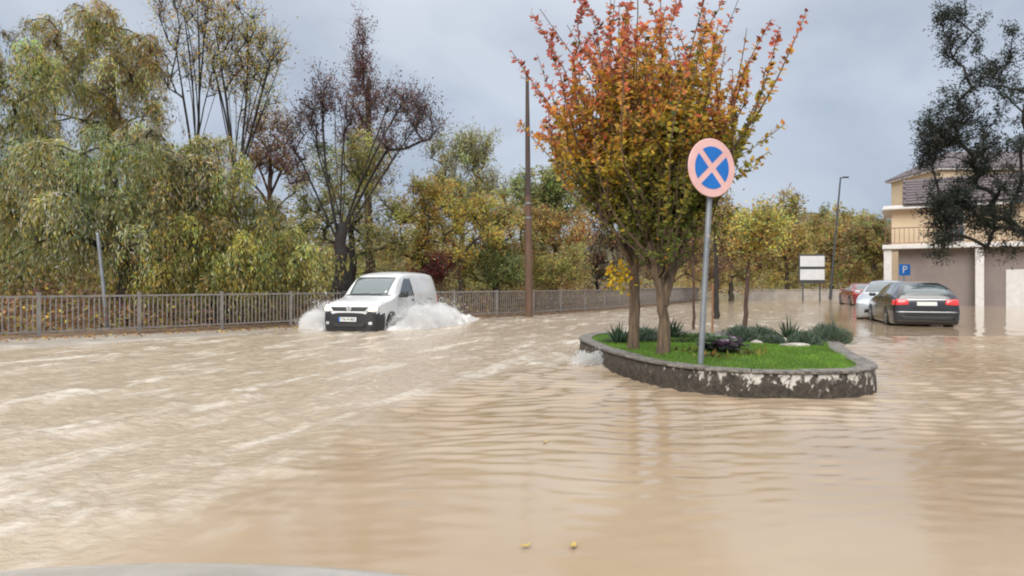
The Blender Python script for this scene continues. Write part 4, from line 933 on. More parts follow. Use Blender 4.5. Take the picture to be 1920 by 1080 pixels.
class Car:
    """Body lofted through cross-sections; +X forward, +Y left. rows: s(from nose), zb, wb, wm, zbelt, wbelt, zsh, wsh, ztop"""
    def __init__(s, name, label, Lc, rows, paint, loc, fwd, group=None, nst=90, cat='car', split=None):
        s.root = empty(name, loc, math.atan2(fwd[1], fwd[0])); tag(s.root, label, cat, group); s.Lc = Lc
        A = np.array(rows, float); ss = A[:, 0]
        st = np.unique(np.concatenate([np.linspace(ss[0], ss[-1], nst), ss, np.linspace(ss[0], ss[0] + .3, 14), np.linspace(ss[-1] - .3, ss[-1], 14)]))
        def ip(col):
            # smooth monotone-ish interpolation (pchip)
            x_, y_ = ss, A[:, col]; h = np.diff(x_); dl = np.diff(y_) / h; m_ = np.zeros(len(x_)); m_[0], m_[-1] = dl[0], dl[-1]
            for i in range(1, len(x_) - 1):
                if dl[i - 1] * dl[i] > 0:
                    w1, w2 = 2 * h[i] + h[i - 1], h[i] + 2 * h[i - 1]; m_[i] = (w1 + w2) / (w1 / dl[i - 1] + w2 / dl[i])
            i = np.clip(np.searchsorted(x_, st, 'right') - 1, 0, len(x_) - 2); t = (st - x_[i]) / h[i]
            return (2 * t ** 3 - 3 * t ** 2 + 1) * y_[i] + (t ** 3 - 2 * t ** 2 + t) * h[i] * m_[i] + (-2 * t ** 3 + 3 * t ** 2) * y_[i + 1] + (t ** 3 - t ** 2) * h[i] * m_[i + 1]
        zb, wb, wm, zbe, wbe, zs, ws, zt = [ip(c) for c in range(1, 9)]
        half = []
        keys = [(0 * wb, zb), (wb * .92, zb), (wb, zb + .05 * (zbe - zb)), (wm, zb + .5 * (zbe - zb)), (wbe, zbe), (wbe * .5 + ws * .5 + .012, (zbe + zs) / 2), (ws, zs), (ws * .82, zs + (zt - zs) * .62), (ws * .45, zs + (zt - zs) * .93), (0 * ws, zt)]
        K = np.array([[k[0], k[1]] for k in keys])     # (nk,2,nst)
        nk = len(keys); SUB = 5; out = []
        for i in range(nk - 1):
            p0, p1, p2, p3 = K[max(i - 1, 0)], K[i], K[i + 1], K[min(i + 2, nk - 1)]
            for t in np.arange(SUB) / SUB:
                tn = .5
                m1, m2 = (p2 - p0) * tn, (p3 - p1) * tn
                if i in (0, 1): m1, m2 = p2 - p1, p2 - p1
                out.append((2 * t ** 3 - 3 * t * t + 1) * p1 + (t ** 3 - 2 * t * t + t) * m1 * .8 + (-2 * t ** 3 + 3 * t * t) * p2 + (t ** 3 - t * t) * m2 * .8)
        out.append(K[-1]); H = np.array(out)           # (np,2,nst)
        full = np.concatenate([H, np.stack([-H[1:-1][::-1][:, 0], H[1:-1][::-1][:, 1]], 1)], 0)
        m_ = full.shape[0]; n_ = len(st)
        V = np.stack([np.repeat((Lc / 2 - st)[None], m_, 0), full[:, 0], full[:, 1]], -1).transpose(1, 0, 2).reshape(-1, 3)
        idx = np.arange(n_ * m_).reshape(n_, m_); nx = np.roll(idx, -1, 1)
        Fq = np.stack([idx[:-1], idx[1:], nx[1:], nx[:-1]], -1).reshape(-1, 4)
        faces = [tuple(int(a) for a in q) for q in Fq] + [tuple(int(a) for a in idx[0]), tuple(int(a) for a in idx[-1][::-1])]
        V = [tuple(p_) for p_ in V]
        s.all_faces = faces; allf = faces; s.extra = {}
        if split:
            keep = []; grp = {}
            for q in faces:
                cc_ = np.mean([V[i] for i in q], 0); k_ = split(Lc / 2 - cc_[0], cc_[1], cc_[2]); (grp.setdefault(k_, []) if k_ else keep).append(q)
            faces = keep
            for k_, fs_ in grp.items():
                us = sorted({i for q in fs_ for i in q}); mp_ = {i: j for j, i in enumerate(us)}
                me_ = bpy.data.meshes.new(k_[0]); me_.from_pydata([V[i] for i in us], [], [tuple(mp_[i] for i in q) for q in fs_]); me_.update(); me_.materials.append(k_[1])
                me_.polygons.foreach_set('use_smooth', [True] * len(me_.polygons)); s.extra[k_[0]] = link(bpy.data.objects.new(k_[0], me_), s.root)
        me = bpy.data.meshes.new('body'); me.from_pydata(V, [], faces); me.update(); me.materials.append(paint)
        me.polygons.foreach_set('use_smooth', [True] * len(me.polygons))
        try: me.set_sharp_from_angle(angle=R(50))
        except Exception: pass
        s.body = link(bpy.data.objects.new('body', me), s.root); s.bvh = BVHTree.FromPolygons([Vector(p_) for p_ in V], allf)
        s.st, s.zt = st, zt
    def patch(s, name, corners, view, m_, off=.004, n1=10, n2=8, parent=None, th=.01, bulge=0):
        """corners: 4 (u,v): u = x (side) or y (front/rear), v = z, or (x,y) seen from above"""
        V = []
        for j in range(n2 + 1):
            for i in range(n1 + 1):
                a, b = i / n1, j / n2; c = [np.array(q, float) for q in corners]; q = (c[0] * (1 - a) + c[1] * a) * (1 - b) + (c[3] * (1 - a) + c[2] * a) * b
                if view == 'left': o_, d_ = Vector((q[0], 4, q[1])), Vector((0, -1, 0))
                elif view == 'right': o_, d_ = Vector((q[0], -4, q[1])), Vector((0, 1, 0))
                elif view == 'front': o_, d_ = Vector((6, q[0], q[1])), Vector((-1, 0, 0))
                elif view == 'rear': o_, d_ = Vector((-6, q[0], q[1])), Vector((1, 0, 0))
                else: o_, d_ = Vector((q[0], q[1], 4)), Vector((0, 0, -1))
                h = s.bvh.ray_cast(o_, d_)
                if h[0] is None: h = s.bvh.find_nearest(o_ + d_ * 4)
                V.append(h[0] - d_ * (off + bulge * 16 * a * (1 - a) * b * (1 - b)))
        k = n1 + 1; Fq = [(j * k + i, j * k + i + 1, (j + 1) * k + i + 1, (j + 1) * k + i) for j in range(n2) for i in range(n1)]
        if view in ('right', 'front'): pass
        me = bpy.data.meshes.new(name); me.from_pydata(V, [], Fq); me.update(); me.materials.append(m_)
        me.polygons.foreach_set('use_smooth', [True] * len(me.polygons))
        o = link(bpy.data.objects.new(name, me), parent or s.root)
        # make the sheet face outwards, then thicken it into the body
        nrm = sum((p_.normal for p_ in me.polygons), Vector()); outv = {'left': Vector((0, 1, 0)), 'right': Vector((0, -1, 0)), 'front': Vector((1, 0, 0)), 'rear': Vector((-1, 0, 0)), 'top': Vector((0, 0, 1))}[view]
        if nrm.dot(outv) < 0: me.flip_normals()
        sm = o.modifiers.new('thick', 'SOLIDIFY'); sm.thickness = th; sm.offset = -1
        return o
    def wheel(s, sfront, side, r_=.31, wd=.2, y_=None, arch=True, arch_m=None):
        x_ = s.Lc / 2 - sfront; yb = y_ if y_ is not None else .8
        mx_ = Matrix.Translation((x_, side * (yb - wd / 2 + .015), r_))
        wh = MB().lathe([(r_ * .62, -wd / 2), (r_ * .9, -wd / 2), (r_, -wd / 2 + .03), (r_, wd / 2 - .03), (r_ * .9, wd / 2), (r_ * .62, wd / 2)], 32, mx_).build('wheel', M_TYRE, s.root, smooth=True)
        rim = MB(); rim.lathe([(r_ * .66, -.01), (r_ * .66, .01), (r_ * .6, .012), (r_ * .58, .0)], 28, mx_ @ Matrix.Translation((0, side * (wd / 2 - .01), 0)))
        for k in range(6):
            rim.box((0, 0, 0), (.055, .02, r_ * .55), None); vs = rim.v[-8:]; mm_ = mx_ @ Matrix.Translation((0, side * (wd / 2 + .004), 0)) @ Matrix.Rotation(k * math.pi / 3, 4, 'Y') @ Matrix.Translation((0, 0, r_ * .3))
            rim.v[-8:] = [tuple(mm_ @ Vector(p_)) for p_ in vs]
        rim.lathe([(r_ * .16, -.012), (r_ * .16, .016), (r_ * .1, .02)], 14, mx_ @ Matrix.Translation((0, side * (wd / 2), 0))); rim.build('rim', M_ALLOY, wh)
        if arch:
            V = []; nA = 22
            for k in range(nA + 1):
                t = R(-8) + (math.pi + R(16)) * k / nA
                for rr in (r_ * .4, r_ * 1.16):
                    o_ = Vector((x_ + rr * math.cos(t), side * 4, r_ + rr * math.sin(t) * 1.0)); h = s.bvh.ray_cast(o_, Vector((0, -side, 0))); hp = h[0] if h[0] else Vector((o_.x, side * yb, o_.z)); V.append(hp + Vector((0, side * .004, 0)))
            Fq = [(2 * k, 2 * k + 1, 2 * k + 3, 2 * k + 2) for k in range(nA)]
            me = bpy.data.meshes.new('wheel_arch'); me.from_pydata(V, [], Fq); me.materials.append(arch_m or M_SEAM); link(bpy.data.objects.new('wheel_arch', me), s.root)
    def X(s, sf): return s.Lc / 2 - sf

# --- white van
VW_, VL, VH = 1.66, 4.25, 1.78
hw = VW_ / 2
rows = [  # s, zb, wb, wm, zbelt, wbelt, zsh, wsh, ztop
    (0.00, .16, hw * .60, hw * .66, .54, hw * .64, .62, hw * .55, .65),
    (0.03, .12, hw * .76, hw * .82, .66, hw * .80, .75, hw * .70, .78),
    (0.09, .09, hw * .86, hw * .92, .73, hw * .90, .84, hw * .80, .87),
    (0.20, .08, hw * .92, hw * .98, .80, hw * .955, .89, hw * .85, .93),
    (0.45, .08, hw * .95, hw * 1.0, .87, hw * .975, .945, hw * .86, .995),
    (0.80, .08, hw * .96, hw * 1.0, .93, hw * .975, .99, hw * .86, 1.045),
    (1.02, .08, hw * .96, hw * 1.0, .98, hw * .97, 1.06, hw * .86, 1.10),
    (1.25, .08, hw * .96, hw * 1.0, 1.03, hw * .97, 1.27, hw * .84, 1.32),
    (1.55, .08, hw * .96, hw * 1.0, 1.06, hw * .97, 1.51, hw * .80, 1.58),
    (1.75, .08, hw * .96, hw * 1.0, 1.07, hw * .97, 1.60, hw * .785, 1.685),
    (2.10, .08, hw * .96, hw * 1.0, 1.08, hw * .97, 1.655, hw * .785, 1.75),
    (2.70, .08, hw * .96, hw * 1.0, 1.09, hw * .975, 1.675, hw * .795, 1.78),
    (3.50, .08, hw * .96, hw * 1.0, 1.09, hw * .975, 1.67, hw * .80, 1.775),
    (3.95, .08, hw * .95, hw * .99, 1.09, hw * .965, 1.645, hw * .79, 1.745),
    (4.10, .10, hw * .93, hw * .97, 1.08, hw * .945, 1.58, hw * .775, 1.69),
    (4.19, .14, hw * .90, hw * .945, 1.05, hw * .92, 1.40, hw * .77, 1.50),
    (4.25, .2, hw * .86, hw * .90, .95, hw * .87, 1.05, hw * .74, 1.10)]
fwd = Vector((-.275, -.96)).normalized(); cf = Vector((-4.30, 17.55)); ctr = cf - fwd * (VL / 2)
van = Car('delivery_van', 'white delivery van ploughing through the flood with its headlights on', VL, rows, M_WHITE, (ctr.x, ctr.y, -.15), fwd, cat='van', nst=120,
          split=lambda sf, y_, z_: ('bumper', M_BLKP) if sf < .46 and z_ < .665 - .07 * min(sf / .46, 1) else None)
ws_ = van.patch('windscreen', [(-.60 * hw / .83 * .98, 1.115), (.60 * hw / .83 * .98, 1.115), (.60, 1.60), (-.60, 1.60)], 'front', M_GLASS2, .004, 16, 12)
van.patch('windscreen_seal', [(-.72, 1.085), (.72, 1.085), (.70, 1.112), (-.70, 1.112)], 'front', M_BLKP, .003, 16, 3)
van.patch('side_window', [(van.X(1.30), 1.05), (van.X(2.34), 1.06), (van.X(2.24), 1.575), (van.X(1.90), 1.575)], 'left', M_GLASS, .004, 12, 10)
van.patch('side_window', [(van.X(1.30), 1.05), (van.X(2.34), 1.06), (van.X(2.24), 1.575), (van.X(1.90), 1.575)], 'right', M_GLASS, .004, 12, 10)
van.patch('grille', [(-.46, .695), (.46, .695), (.55, .80), (-.55, .80)], 'front', M_BLKP, .006, 14, 4)
bmp = van.extra['bumper']
van.patch('lower_grille', [(-.46, .27), (.46, .27), (.50, .37), (-.50, .37)], 'front', M_SEAM, .018, 12, 4, parent=bmp)
for sd_ in (-1, 1):
    side = 'left' if sd_ > 0 else 'right'
    hl = van.patch('headlight', [(sd_ * .47, .68), (sd_ * .80, .685), (sd_ * .785, .93), (sd_ * .58, .845)], 'front', M_LENS, .008, 10, 8, bulge=.012)
    van.patch('bulb', [(sd_ * .57, .705), (sd_ * .775, .71), (sd_ * .765, .885), (sd_ * .62, .83)], 'front', M_LAMP, .016, 8, 6, parent=hl, bulge=.012)
    van.patch('fog_light', [(sd_ * .58, .34), (sd_ * .68, .34), (sd_ * .68, .41), (sd_ * .58, .41)], 'front', M_LENS, .022, 6, 6, parent=bmp)
    van.wheel(.86, sd_, .31, .2, hw * .99); van.wheel(3.52, sd_, .31, .2, hw * .99)
    van.patch('door_seam', [(van.X(2.36), .3), (van.X(2.372), .3), (van.X(2.292), 1.60), (van.X(2.28), 1.60)], side, M_SEAM, .002, 2, 14, th=.004)
    van.patch('door_seam', [(van.X(1.26), .3), (van.X(1.272), .3), (van.X(1.272), 1.0), (van.X(1.26), 1.0)], side, M_SEAM, .002, 2, 10, th=.004)
    van.patch('rear_panel_seam', [(van.X(2.5), 1.10), (van.X(3.9), 1.10), (van.X(3.9), 1.112), (van.X(2.5), 1.112)], side, mat('white_recess', (.62, .62, .62), .4), .002, 12, 2, th=.004)
    van.patch('rear_panel_seam', [(van.X(2.5), 1.545), (van.X(3.8), 1.545), (van.X(3.8), 1.558), (van.X(2.5), 1.558)], side, bpy.data.materials['white_recess'], .002, 12, 2, th=.004)
    van.patch('door_handle', [(van.X(2.14), .93), (van.X(2.30), .93), (van.X(2.30), .965), (van.X(2.14), .965)], side, M_BLKP, .025, 4, 2)
    mirr = MB().box((van.X(1.42), sd_ * (hw + .11), 1.12), (.10, .2, .17)).build('mirror', M_BLKP, van.root, bevel=.03)
    MB().box((van.X(1.40), sd_ * (hw + .01), 1.06), (.06, .12, .05)).build('arm', M_BLKP, mirr)
    van.patch('tail_lamp', [(van.X(4.12), .78), (van.X(4.20), .78), (van.X(4.16), 1.10), (van.X(4.10), 1.10)], side, M_REDL, .004, 4, 6)
van.patch('fuel_cap', [(van.X(2.62), .80), (van.X(2.72), .80), (van.X(2.72), .86), (van.X(2.62), .86)], 'left', M_GREYTXT, .004, 3, 3)
# grey lettering on the rear flank (too small to read in the photograph)
xl = van.X(3.30)
for i, wl in enumerate((.06, .04, .05, .05, .03, .055, .045, .05)):
    van.patch('lettering', [(xl, .935), (xl - wl, .935), (xl - wl, .975 + .012 * (i % 3 == 0)), (xl, .975 + .012 * (i % 3 == 0))], 'left', M_GREYTXT, .003, 1, 1, th=.003); xl -= wl + .02
van.patch('sticker', [(.48, 1.16), (.54, 1.16), (.535, 1.225), (.475, 1.225)], 'front', M_PLATE, .010, 2, 2, parent=ws_)
# number plate and round emblem
def front_x(y_, z_):
    h = van.bvh.ray_cast(Vector((6, y_, z_)), Vector((-1, 0, 0))); return h[0].x
fxp = front_x(0, .5) + .03
pl_ = MB().box((fxp, -.02, .475), (.014, .52, .115)).build('number_plate', M_PLATE, van.root, bevel=.004)
MB().box((fxp + .008, -.255, .475), (.004, .045, .112)).build('blue_band', M_BLUE, pl_)
MXT = Matrix.Translation((fxp + .009, 0.0, .475)) @ Matrix.Rotation(R(90), 4, 'Z') @ Matrix.Rotation(R(90), 4, 'X')
text_mesh('T36-M-802', .095, 'plate_number', M_INK, pl_, MXT)
fxe = front_x(0, .76) + .018
mxe = Matrix.Translation((fxe, 0, .765)) @ Matrix.Rotation(R(-90), 4, 'Z')
em = MB().lathe([(.075, -.012), (.075, .006), (.066, .010), (.060, .006), (.0005, .005)], 32, mxe).build('emblem', M_EMB, van.root, smooth=False)
ems = MB()
def stroke(p_, q_):
    a, b = Vector((fxe + .011, p_[0], .765 + p_[1])), Vector((fxe + .011, q_[0], .765 + q_[1])); d = b - a; ems.box((a + b) / 2, (.006, .012, d.length), Matrix.Rotation(-math.atan2(d.y, d.z), 3, 'X'))
for p_, q_ in (((-.028, .055), (0, .006)), ((.028, .055), (0, .006)), ((-.052, .03), (-.024, -.052)), ((-.024, -.052), (0, -.008)), ((.052, .03), (.024, -.052)), ((.024, -.052), (0, -.008))): stroke(p_, q_)
ems.build('emblem_strokes', M_GREYTXT, em)
# wipers
for y0, y1 in ((-.5, .05), (.1, .6)):
    MB().tube([Vector((front_x(y0, 1.12) + .02, y0, 1.12)), Vector((front_x((y0 + y1) / 2, 1.13) + .02, (y0 + y1) / 2, 1.135)), Vector((front_x(y1, 1.15) + .02, y1, 1.15))], .008, 6).build('wiper', M_BLKP, van.root)

# --- parked cars at the right
def car_rows(Lc, W, H, hood=.86, cowl=1.25, header=2.0, roof_end=3.3, tail_s=None, tail_z=.95, belt=.92, clear=.09, deck=None):
    h_ = W / 2; tl_ = tail_s or Lc - .1
    rw = [(0, clear + .1, h_ * .55, h_ * .62, .50, h_ * .6, .56, h_ * .5, .58), (.05, clear + .04, h_ * .78, h_ * .84, .58, h_ * .82, .64, h_ * .7, .67), (.18, clear, h_ * .9, h_ * .95, .66, h_ * .92, .72, h_ * .8, .76),
          (.5, clear, h_ * .95, h_ * .99, .74, h_ * .96, .80, h_ * .84, hood - .05), (cowl - .1, clear, h_ * .96, h_, belt - .04, h_ * .96, belt + .0, h_ * .84, hood + .07), (cowl, clear, h_ * .96, h_, belt - .03, h_ * .96, belt + .03, h_ * .83, hood + .10),
          ((cowl + header) / 2, clear, h_ * .96, h_, belt, h_ * .96, (belt + H) / 2 + .03, h_ * .74, (hood + .1 + H) / 2 + .05), (header, clear, h_ * .96, h_, belt + .01, h_ * .96, H - .10, h_ * .66, H - .03),
          ((header + roof_end) / 2, clear, h_ * .96, h_, belt + .02, h_ * .96, H - .06, h_ * .655, H), (roof_end, clear, h_ * .96, h_, belt + .03, h_ * .955, H - .10, h_ * .65, H - .03)]
    if deck:
        rw += [((roof_end + deck) / 2, clear, h_ * .96, h_ * .995, belt + .03, h_ * .95, (H + tail_z) / 2 - .02, h_ * .70, (H + tail_z) / 2 + .05), (deck, clear, h_ * .95, h_ * .985, belt + .01, h_ * .94, tail_z - .02, h_ * .78, tail_z + .03)]
    rw += [(tl_, clear + .02, h_ * .93, h_ * .965, tail_z - .06, h_ * .92, tail_z - .02 + (0 if deck else .1), h_ * .76, tail_z + .01 + (0 if deck else .14)), (Lc - .03, clear + .08, h_ * .88, h_ * .91, tail_z - .14, h_ * .87, tail_z - .08, h_ * .74, tail_z - .05), (Lc, clear + .14, h_ * .8, h_ * .82, tail_z - .28, h_ * .78, tail_z - .22, h_ * .66, tail_z - .2)]
    return rw
def dress(c, W, H, belt, cowl, header, roof_end, deck, hood, tail_z, paint_trim, plate=True):
    Lc = c.Lc; h_ = W / 2
    c.patch('windscreen', [(-h_ * .76, hood + .13), (h_ * .76, hood + .13), (h_ * .62, H - .07), (-h_ * .62, H - .07)], 'front', M_GLASS2, .004, 14, 8)
    rz0 = tail_z + .06
    c.patch('rear_window', [(-h_ * .68, rz0), (h_ * .68, rz0), (h_ * .60, H - .09), (-h_ * .60, H - .09)], 'rear', M_GLASS2, .004, 14, 8)
    for sd_ in (-1, 1):
        side = 'left' if sd_ > 0 else 'right'
        m1, m2 = (cowl + header) / 2 + .32, (header + roof_end) / 2 + .02
        c.patch('side_window', [(c.X(cowl + .42), belt + .04), (c.X(m2 - .04), belt + .05), (c.X(m2 - .04), H - .13), (c.X(header + .12), H - .13)], side, M_GLASS, .004, 10, 8)
        c.patch('side_window', [(c.X(m2 + .04), belt + .05), (c.X(roof_end + .2), belt + .07), (c.X(roof_end - .12), H - .14), (c.X(m2 + .04), H - .13)], side, M_GLASS, .004, 10, 8)
        c.patch('tail_lamp', [(sd_ * h_ * .52, tail_z - .22), (sd_ * h_ * .90, tail_z - .24), (sd_ * h_ * .88, tail_z - .06), (sd_ * h_ * .54, tail_z - .07)], 'rear', M_REDL, .008, 8, 6, bulge=.008)
        c.patch('tail_lamp', [(c.X(Lc - .3), tail_z - .22), (c.X(Lc - .06), tail_z - .24), (c.X(Lc - .06), tail_z - .08), (c.X(Lc - .26), tail_z - .08)], side, M_REDL, .005, 8, 6)
        c.patch('headlight', [(sd_ * h_ * .45, .58), (sd_ * h_ * .84, .60), (sd_ * h_ * .86, .72), (sd_ * h_ * .50, .68)], 'front', M_LENS, .008, 8, 6, bulge=.01)
        for sf in (.82, Lc - .98): c.wheel(sf, sd_, .30, .2, h_ * .98)
        mi = MB().box((c.X(cowl + .42), sd_ * (h_ + .09), belt + .08), (.11, .19, .12)).build('mirror', paint_trim, c.root, bevel=.03)
        c.patch('door_handle', [(c.X(m2 - .22), belt - .12), (c.X(m2 - .06), belt - .12), (c.X(m2 - .06), belt - .09), (c.X(m2 - .22), belt - .09)], side, paint_trim, .02, 4, 2)
        c.patch('door_seam', [(c.X(m2), .3), (c.X(m2 + .012), .3), (c.X(m2 + .012), belt + .02), (c.X(m2), belt + .02)], side, M_SEAM, .002, 2, 10, th=.004)
    c.patch('bumper_insert', [(-h_ * .78, .26), (h_ * .78, .26), (h_ * .8, .36), (-h_ * .8, .36)], 'rear', M_BLKP, .008, 12, 4)
    c.patch('lower_grille', [(-h_ * .6, .30), (h_ * .6, .30), (h_ * .55, .42), (-h_ * .55, .42)], 'front', M_BLKP, .008, 12, 4)
    c.patch('grille', [(-h_ * .4, .52), (h_ * .4, .52), (h_ * .43, .64), (-h_ * .43, .64)], 'front', M_BLKP, .008, 10, 4)
M_BLACKCAR = mat('black_paint', (.010, .011, .015), .22, coat=1, var=(.014, .015, .02), vscale=3)
M_SILVER = mat('silver_paint', (.50, .52, .54), .3, metal=.45, coat=.8, var=(.46, .48, .5), vscale=3)
M_REDCAR = mat('dark_red_paint', (.22, .018, .028), .25, coat=1, var=(.18, .015, .022), vscale=3)
# black hatchback seen from behind
P1 = dict(W=1.80, H=1.40, belt=.90, cowl=1.3, header=2.05, roof_end=3.45, deck=None, hood=.86, tail_z=.93)
fw = Vector((.32, .947)).normalized(); rearc = Vector((*px2(1738, 19.6),)); Lb = 4.3
bc = Car('parked_car', 'black parked car seen from behind with red tail lamp, nearest on the right', Lb, car_rows(Lb, P1['W'], P1['H'], P1['hood'], P1['cowl'], P1['header'], P1['roof_end'], Lb - .12, P1['tail_z'], P1['belt']), M_BLACKCAR, (*(rearc + fw * Lb / 2), -.06), fw, 'cars parked at the right')
dress(bc, **P1, paint_trim=M_BLACKCAR)
bc.patch('chrome_strip', [(-.55, .845), (.55, .845), (.55, .865), (-.55, .865)], 'rear', M_CHROME, .010, 12, 2)
bc.patch('bumper_strip', [(-.80, .47), (.80, .47), (.80, .505), (-.80, .505)], 'rear', M_ALLOY, .010, 14, 2)
h = bc.bvh.ray_cast(Vector((-6, 0, .72)), Vector((1, 0, 0)))
MB().box((h[0].x - .012, 0, .735), (.014, .52, .115)).build('number_plate', M_PLATE, bc.root, bevel=.004)
# silver car facing the viewer
P2 = dict(W=1.70, H=1.47, belt=.93, cowl=1.15, header=1.95, roof_end=3.3, deck=None, hood=.90, tail_z=.95)
fw2 = Vector((-.58, -.81)).normalized(); fr2_ = Vector((*px2(1634, 23.6),)); Ls2 = 3.95
sc2 = Car('parked_car', 'silver parked car facing the viewer behind the black one', Ls2, car_rows(Ls2, P2['W'], P2['H'], P2['hood'], P2['cowl'], P2['header'], P2['roof_end'], Ls2 - .12, P2['tail_z'], P2['belt']), M_SILVER, (*(fr2_ - fw2 * Ls2 / 2 + Vector((.3, 0))), -.06), fw2, 'cars parked at the right')
dress(sc2, **P2, paint_trim=M_SILVER)
# dark red saloon beyond
P3 = dict(W=1.70, H=1.38, belt=.90, cowl=1.3, header=2.05, roof_end=3.1, deck=3.75, hood=.86, tail_z=.95)
fw3 = Vector((.25, .97)).normalized(); Lr = 4.3; rr3 = Vector((*px2(1630, 39.0),))
rc = Car('parked_car', 'dark red parked car farthest away behind the silver one', Lr, car_rows(Lr, P3['W'], P3['H'], P3['hood'], P3['cowl'], P3['header'], P3['roof_end'], Lr - .1, P3['tail_z'], P3['belt'], deck=P3['deck']), M_REDCAR, (*(rr3 + fw3 * Lr / 2), -.06), fw3, 'cars parked at the right')
dress(rc, **P3, paint_trim=M_REDCAR)

# --- bonnet of the car the picture is taken from
M_OWN = mat('wet_silver_paint', (.42, .43, .435), .3, metal=.2, coat=.8, var=(.52, .53, .535), vscale=9, bump=.12, bscale=90)
own = empty('car_front', (-.74, 1.0, 0)); tag(own, 'wet silver-grey car bonnet cutting into the bottom left edge', 'car')
def bonnet_z(u, v):   # u -1..1 across, v 0 (front) .. 1 (back)
    return .588 + .235 * v - .02 * abs(u) ** 2 - .05 * abs(u) ** 6 - .035 * (1 - min(v / .10, 1)) ** 2
nu, nv = 40, 24; V = []; 
for j in range(nv + 1):
    for i in range(nu + 1):
        u = -1 + 2 * i / nu; v = j / nv; yfr = .62 - .10 * abs(u) ** 2 - .32 * max(0, abs(u) - .70) ** 1.5 / .165
        V.append((u * .80, yfr - v * .95 * (1 if abs(u) < 2 else 1), bonnet_z(u, v)))
Fq = [(j * (nu + 1) + i, (j + 1) * (nu + 1) + i, (j + 1) * (nu + 1) + i + 1, j * (nu + 1) + i + 1) for j in range(nv) for i in range(nu)]
bo = mesh_np('bonnet', np.array(V), np.array(Fq), M_OWN, own, smooth=True); sm = bo.modifiers.new('t', 'SOLIDIFY'); sm.thickness = .02; sm.offset = -1
def skirt(name, rowpts, drop, m_, push=.03):
    V = []; 
    for k in range(6):
        for p_ in rowpts: V.append((p_[0] * (1 + .004 * k), p_[1] + push * math.sin(k / 5 * 2.4), p_[2] - .012 - drop * k / 5))
    nn = len(rowpts); Fq = [(k * nn + i, k * nn + i + 1, (k + 1) * nn + i + 1, (k + 1) * nn + i) for k in range(5) for i in range(nn - 1)]
    o = mesh_np(name, np.array(V), np.array(Fq), m_, own, smooth=True); s_ = o.modifiers.new('t', 'SOLIDIFY'); s_.thickness = .02; return o
front = [V[i] for i in range(nu + 1)]
skirt('front_bumper', [(p_[0] * 1.01, p_[1] - .015, p_[2] - .008) for p_ in front], .62, M_OWN, .02)
skirt('bonnet_gap_seal', [(p_[0], p_[1] - .02, p_[2] + .001) for p_ in front], .03, M_BLKP, .004)
for sd_ in (0, nu):
    ed = [V[j * (nu + 1) + sd_] for j in range(nv + 1)]; sg_ = 1 if sd_ else -1
    VV = []
    for k in range(6):
        for p_ in ed: VV.append((p_[0] + sg_ * (.012 + .07 * math.sin(k / 5 * 1.6)), p_[1], p_[2] - .01 - .6 * (k / 5) ** 1.5))
    nn = len(ed); Fq = [(k * nn + i, k * nn + i + 1, (k + 1) * nn + i + 1, (k + 1) * nn + i) for k in range(5) for i in range(nn - 1)]
    o = mesh_np('front_wing', np.array(VV), np.array(Fq), M_OWN, own, smooth=True); s_ = o.modifiers.new('t', 'SOLIDIFY'); s_.thickness = .015

# ------------------------------------------------------------------ spray and splashes
M_FOAM = mat('white_water', (.93, .93, .92), .5, spec=.4)
_n = M_FOAM.node_tree.nodes; _l = M_FOAM.node_tree.links; _tr = _n.new('ShaderNodeBsdfTranslucent'); _tr.inputs[0].default_value = (.96, .96, .95, 1); _ms = _n.new('ShaderNodeMixShader'); _ms.inputs[0].default_value = .62
_l.new(_n['Principled BSDF'].outputs[0], _ms.inputs[1]); _l.new(_tr.outputs[0], _ms.inputs[2]); _l.new(_ms.outputs[0], _n['Material Output'].inputs['Surface'])
def droplets(name, label, P, rad, cat='splash'):
    nn = len(P); o_ = np.array([(1, 0, -.7), (-1, 0, -.7), (0, 1, .7), (0, -1, .7)], float) * 1.15; fs = np.array([(0, 2, 3), (1, 3, 2), (0, 1, 2), (1, 0, 3)])
    r = np.random.default_rng(5); az = r.uniform(0, 2 * np.pi, nn); ca_, sa_ = np.cos(az), np.sin(az); ox = o_[None, :, 0] * ca_[:, None] - o_[None, :, 1] * sa_[:, None]; oy = o_[None, :, 0] * sa_[:, None] + o_[None, :, 1] * ca_[:, None]
    oz = np.broadcast_to(o_[None, :, 2], ox.shape) * r.uniform(.8, 1.8, (nn, 1)); V = (P[:, None] + np.stack([ox, oy, oz], -1) * (rad * r.uniform(.7, 1.4, nn))[:, None, None]).reshape(-1, 3); Fq = (np.arange(nn)[:, None, None] * 4 + fs[None]).reshape(-1, 3)
    o = mesh_np(name, V, Fq, M_FOAM, None, smooth=True); tag(o, label, cat, kind='stuff'); TRI[0] += len(Fq); return o
r = np.random.default_rng(90)
f3 = np.array([fwd.x, fwd.y, 0]); lf3 = np.array([-fwd.y, fwd.x, 0]); c3 = np.array([cf.x, cf.y, 0])
def jet(nn, start, along, out, up, sp, seed, hfall=1.0):
    """ballistic fan leaving 'start': droplets at random flight times"""
    r = np.random.default_rng(seed); t = r.uniform(0, 1, nn) ** .8; a = r.uniform(0, 1, nn); k = .25 + .75 * r.beta(1.3, 1.6, nn)
    lob = 1 + .45 * pn(a * 7 + seed, k * 2, seed)
    P = start + np.outer(a, along) + np.outer(t * k * lob, out) + np.outer(4 * t * (1 - t * hfall * .92) * k * lob, np.array([0, 0, up])) + r.normal(size=(nn, 3)) * sp * (.3 + t)[:, None]
    return P[P[:, 2] > -.02], None
Pl = []
sl = c3 + lf3 * (hw * .98)                       # front left wheel side (seen right of the bumper)
Pl.append(jet(13000, sl - f3 * .45, -f3 * 1.1, lf3 * 1.05 - f3 * .8, .52, .10, 1)[0])
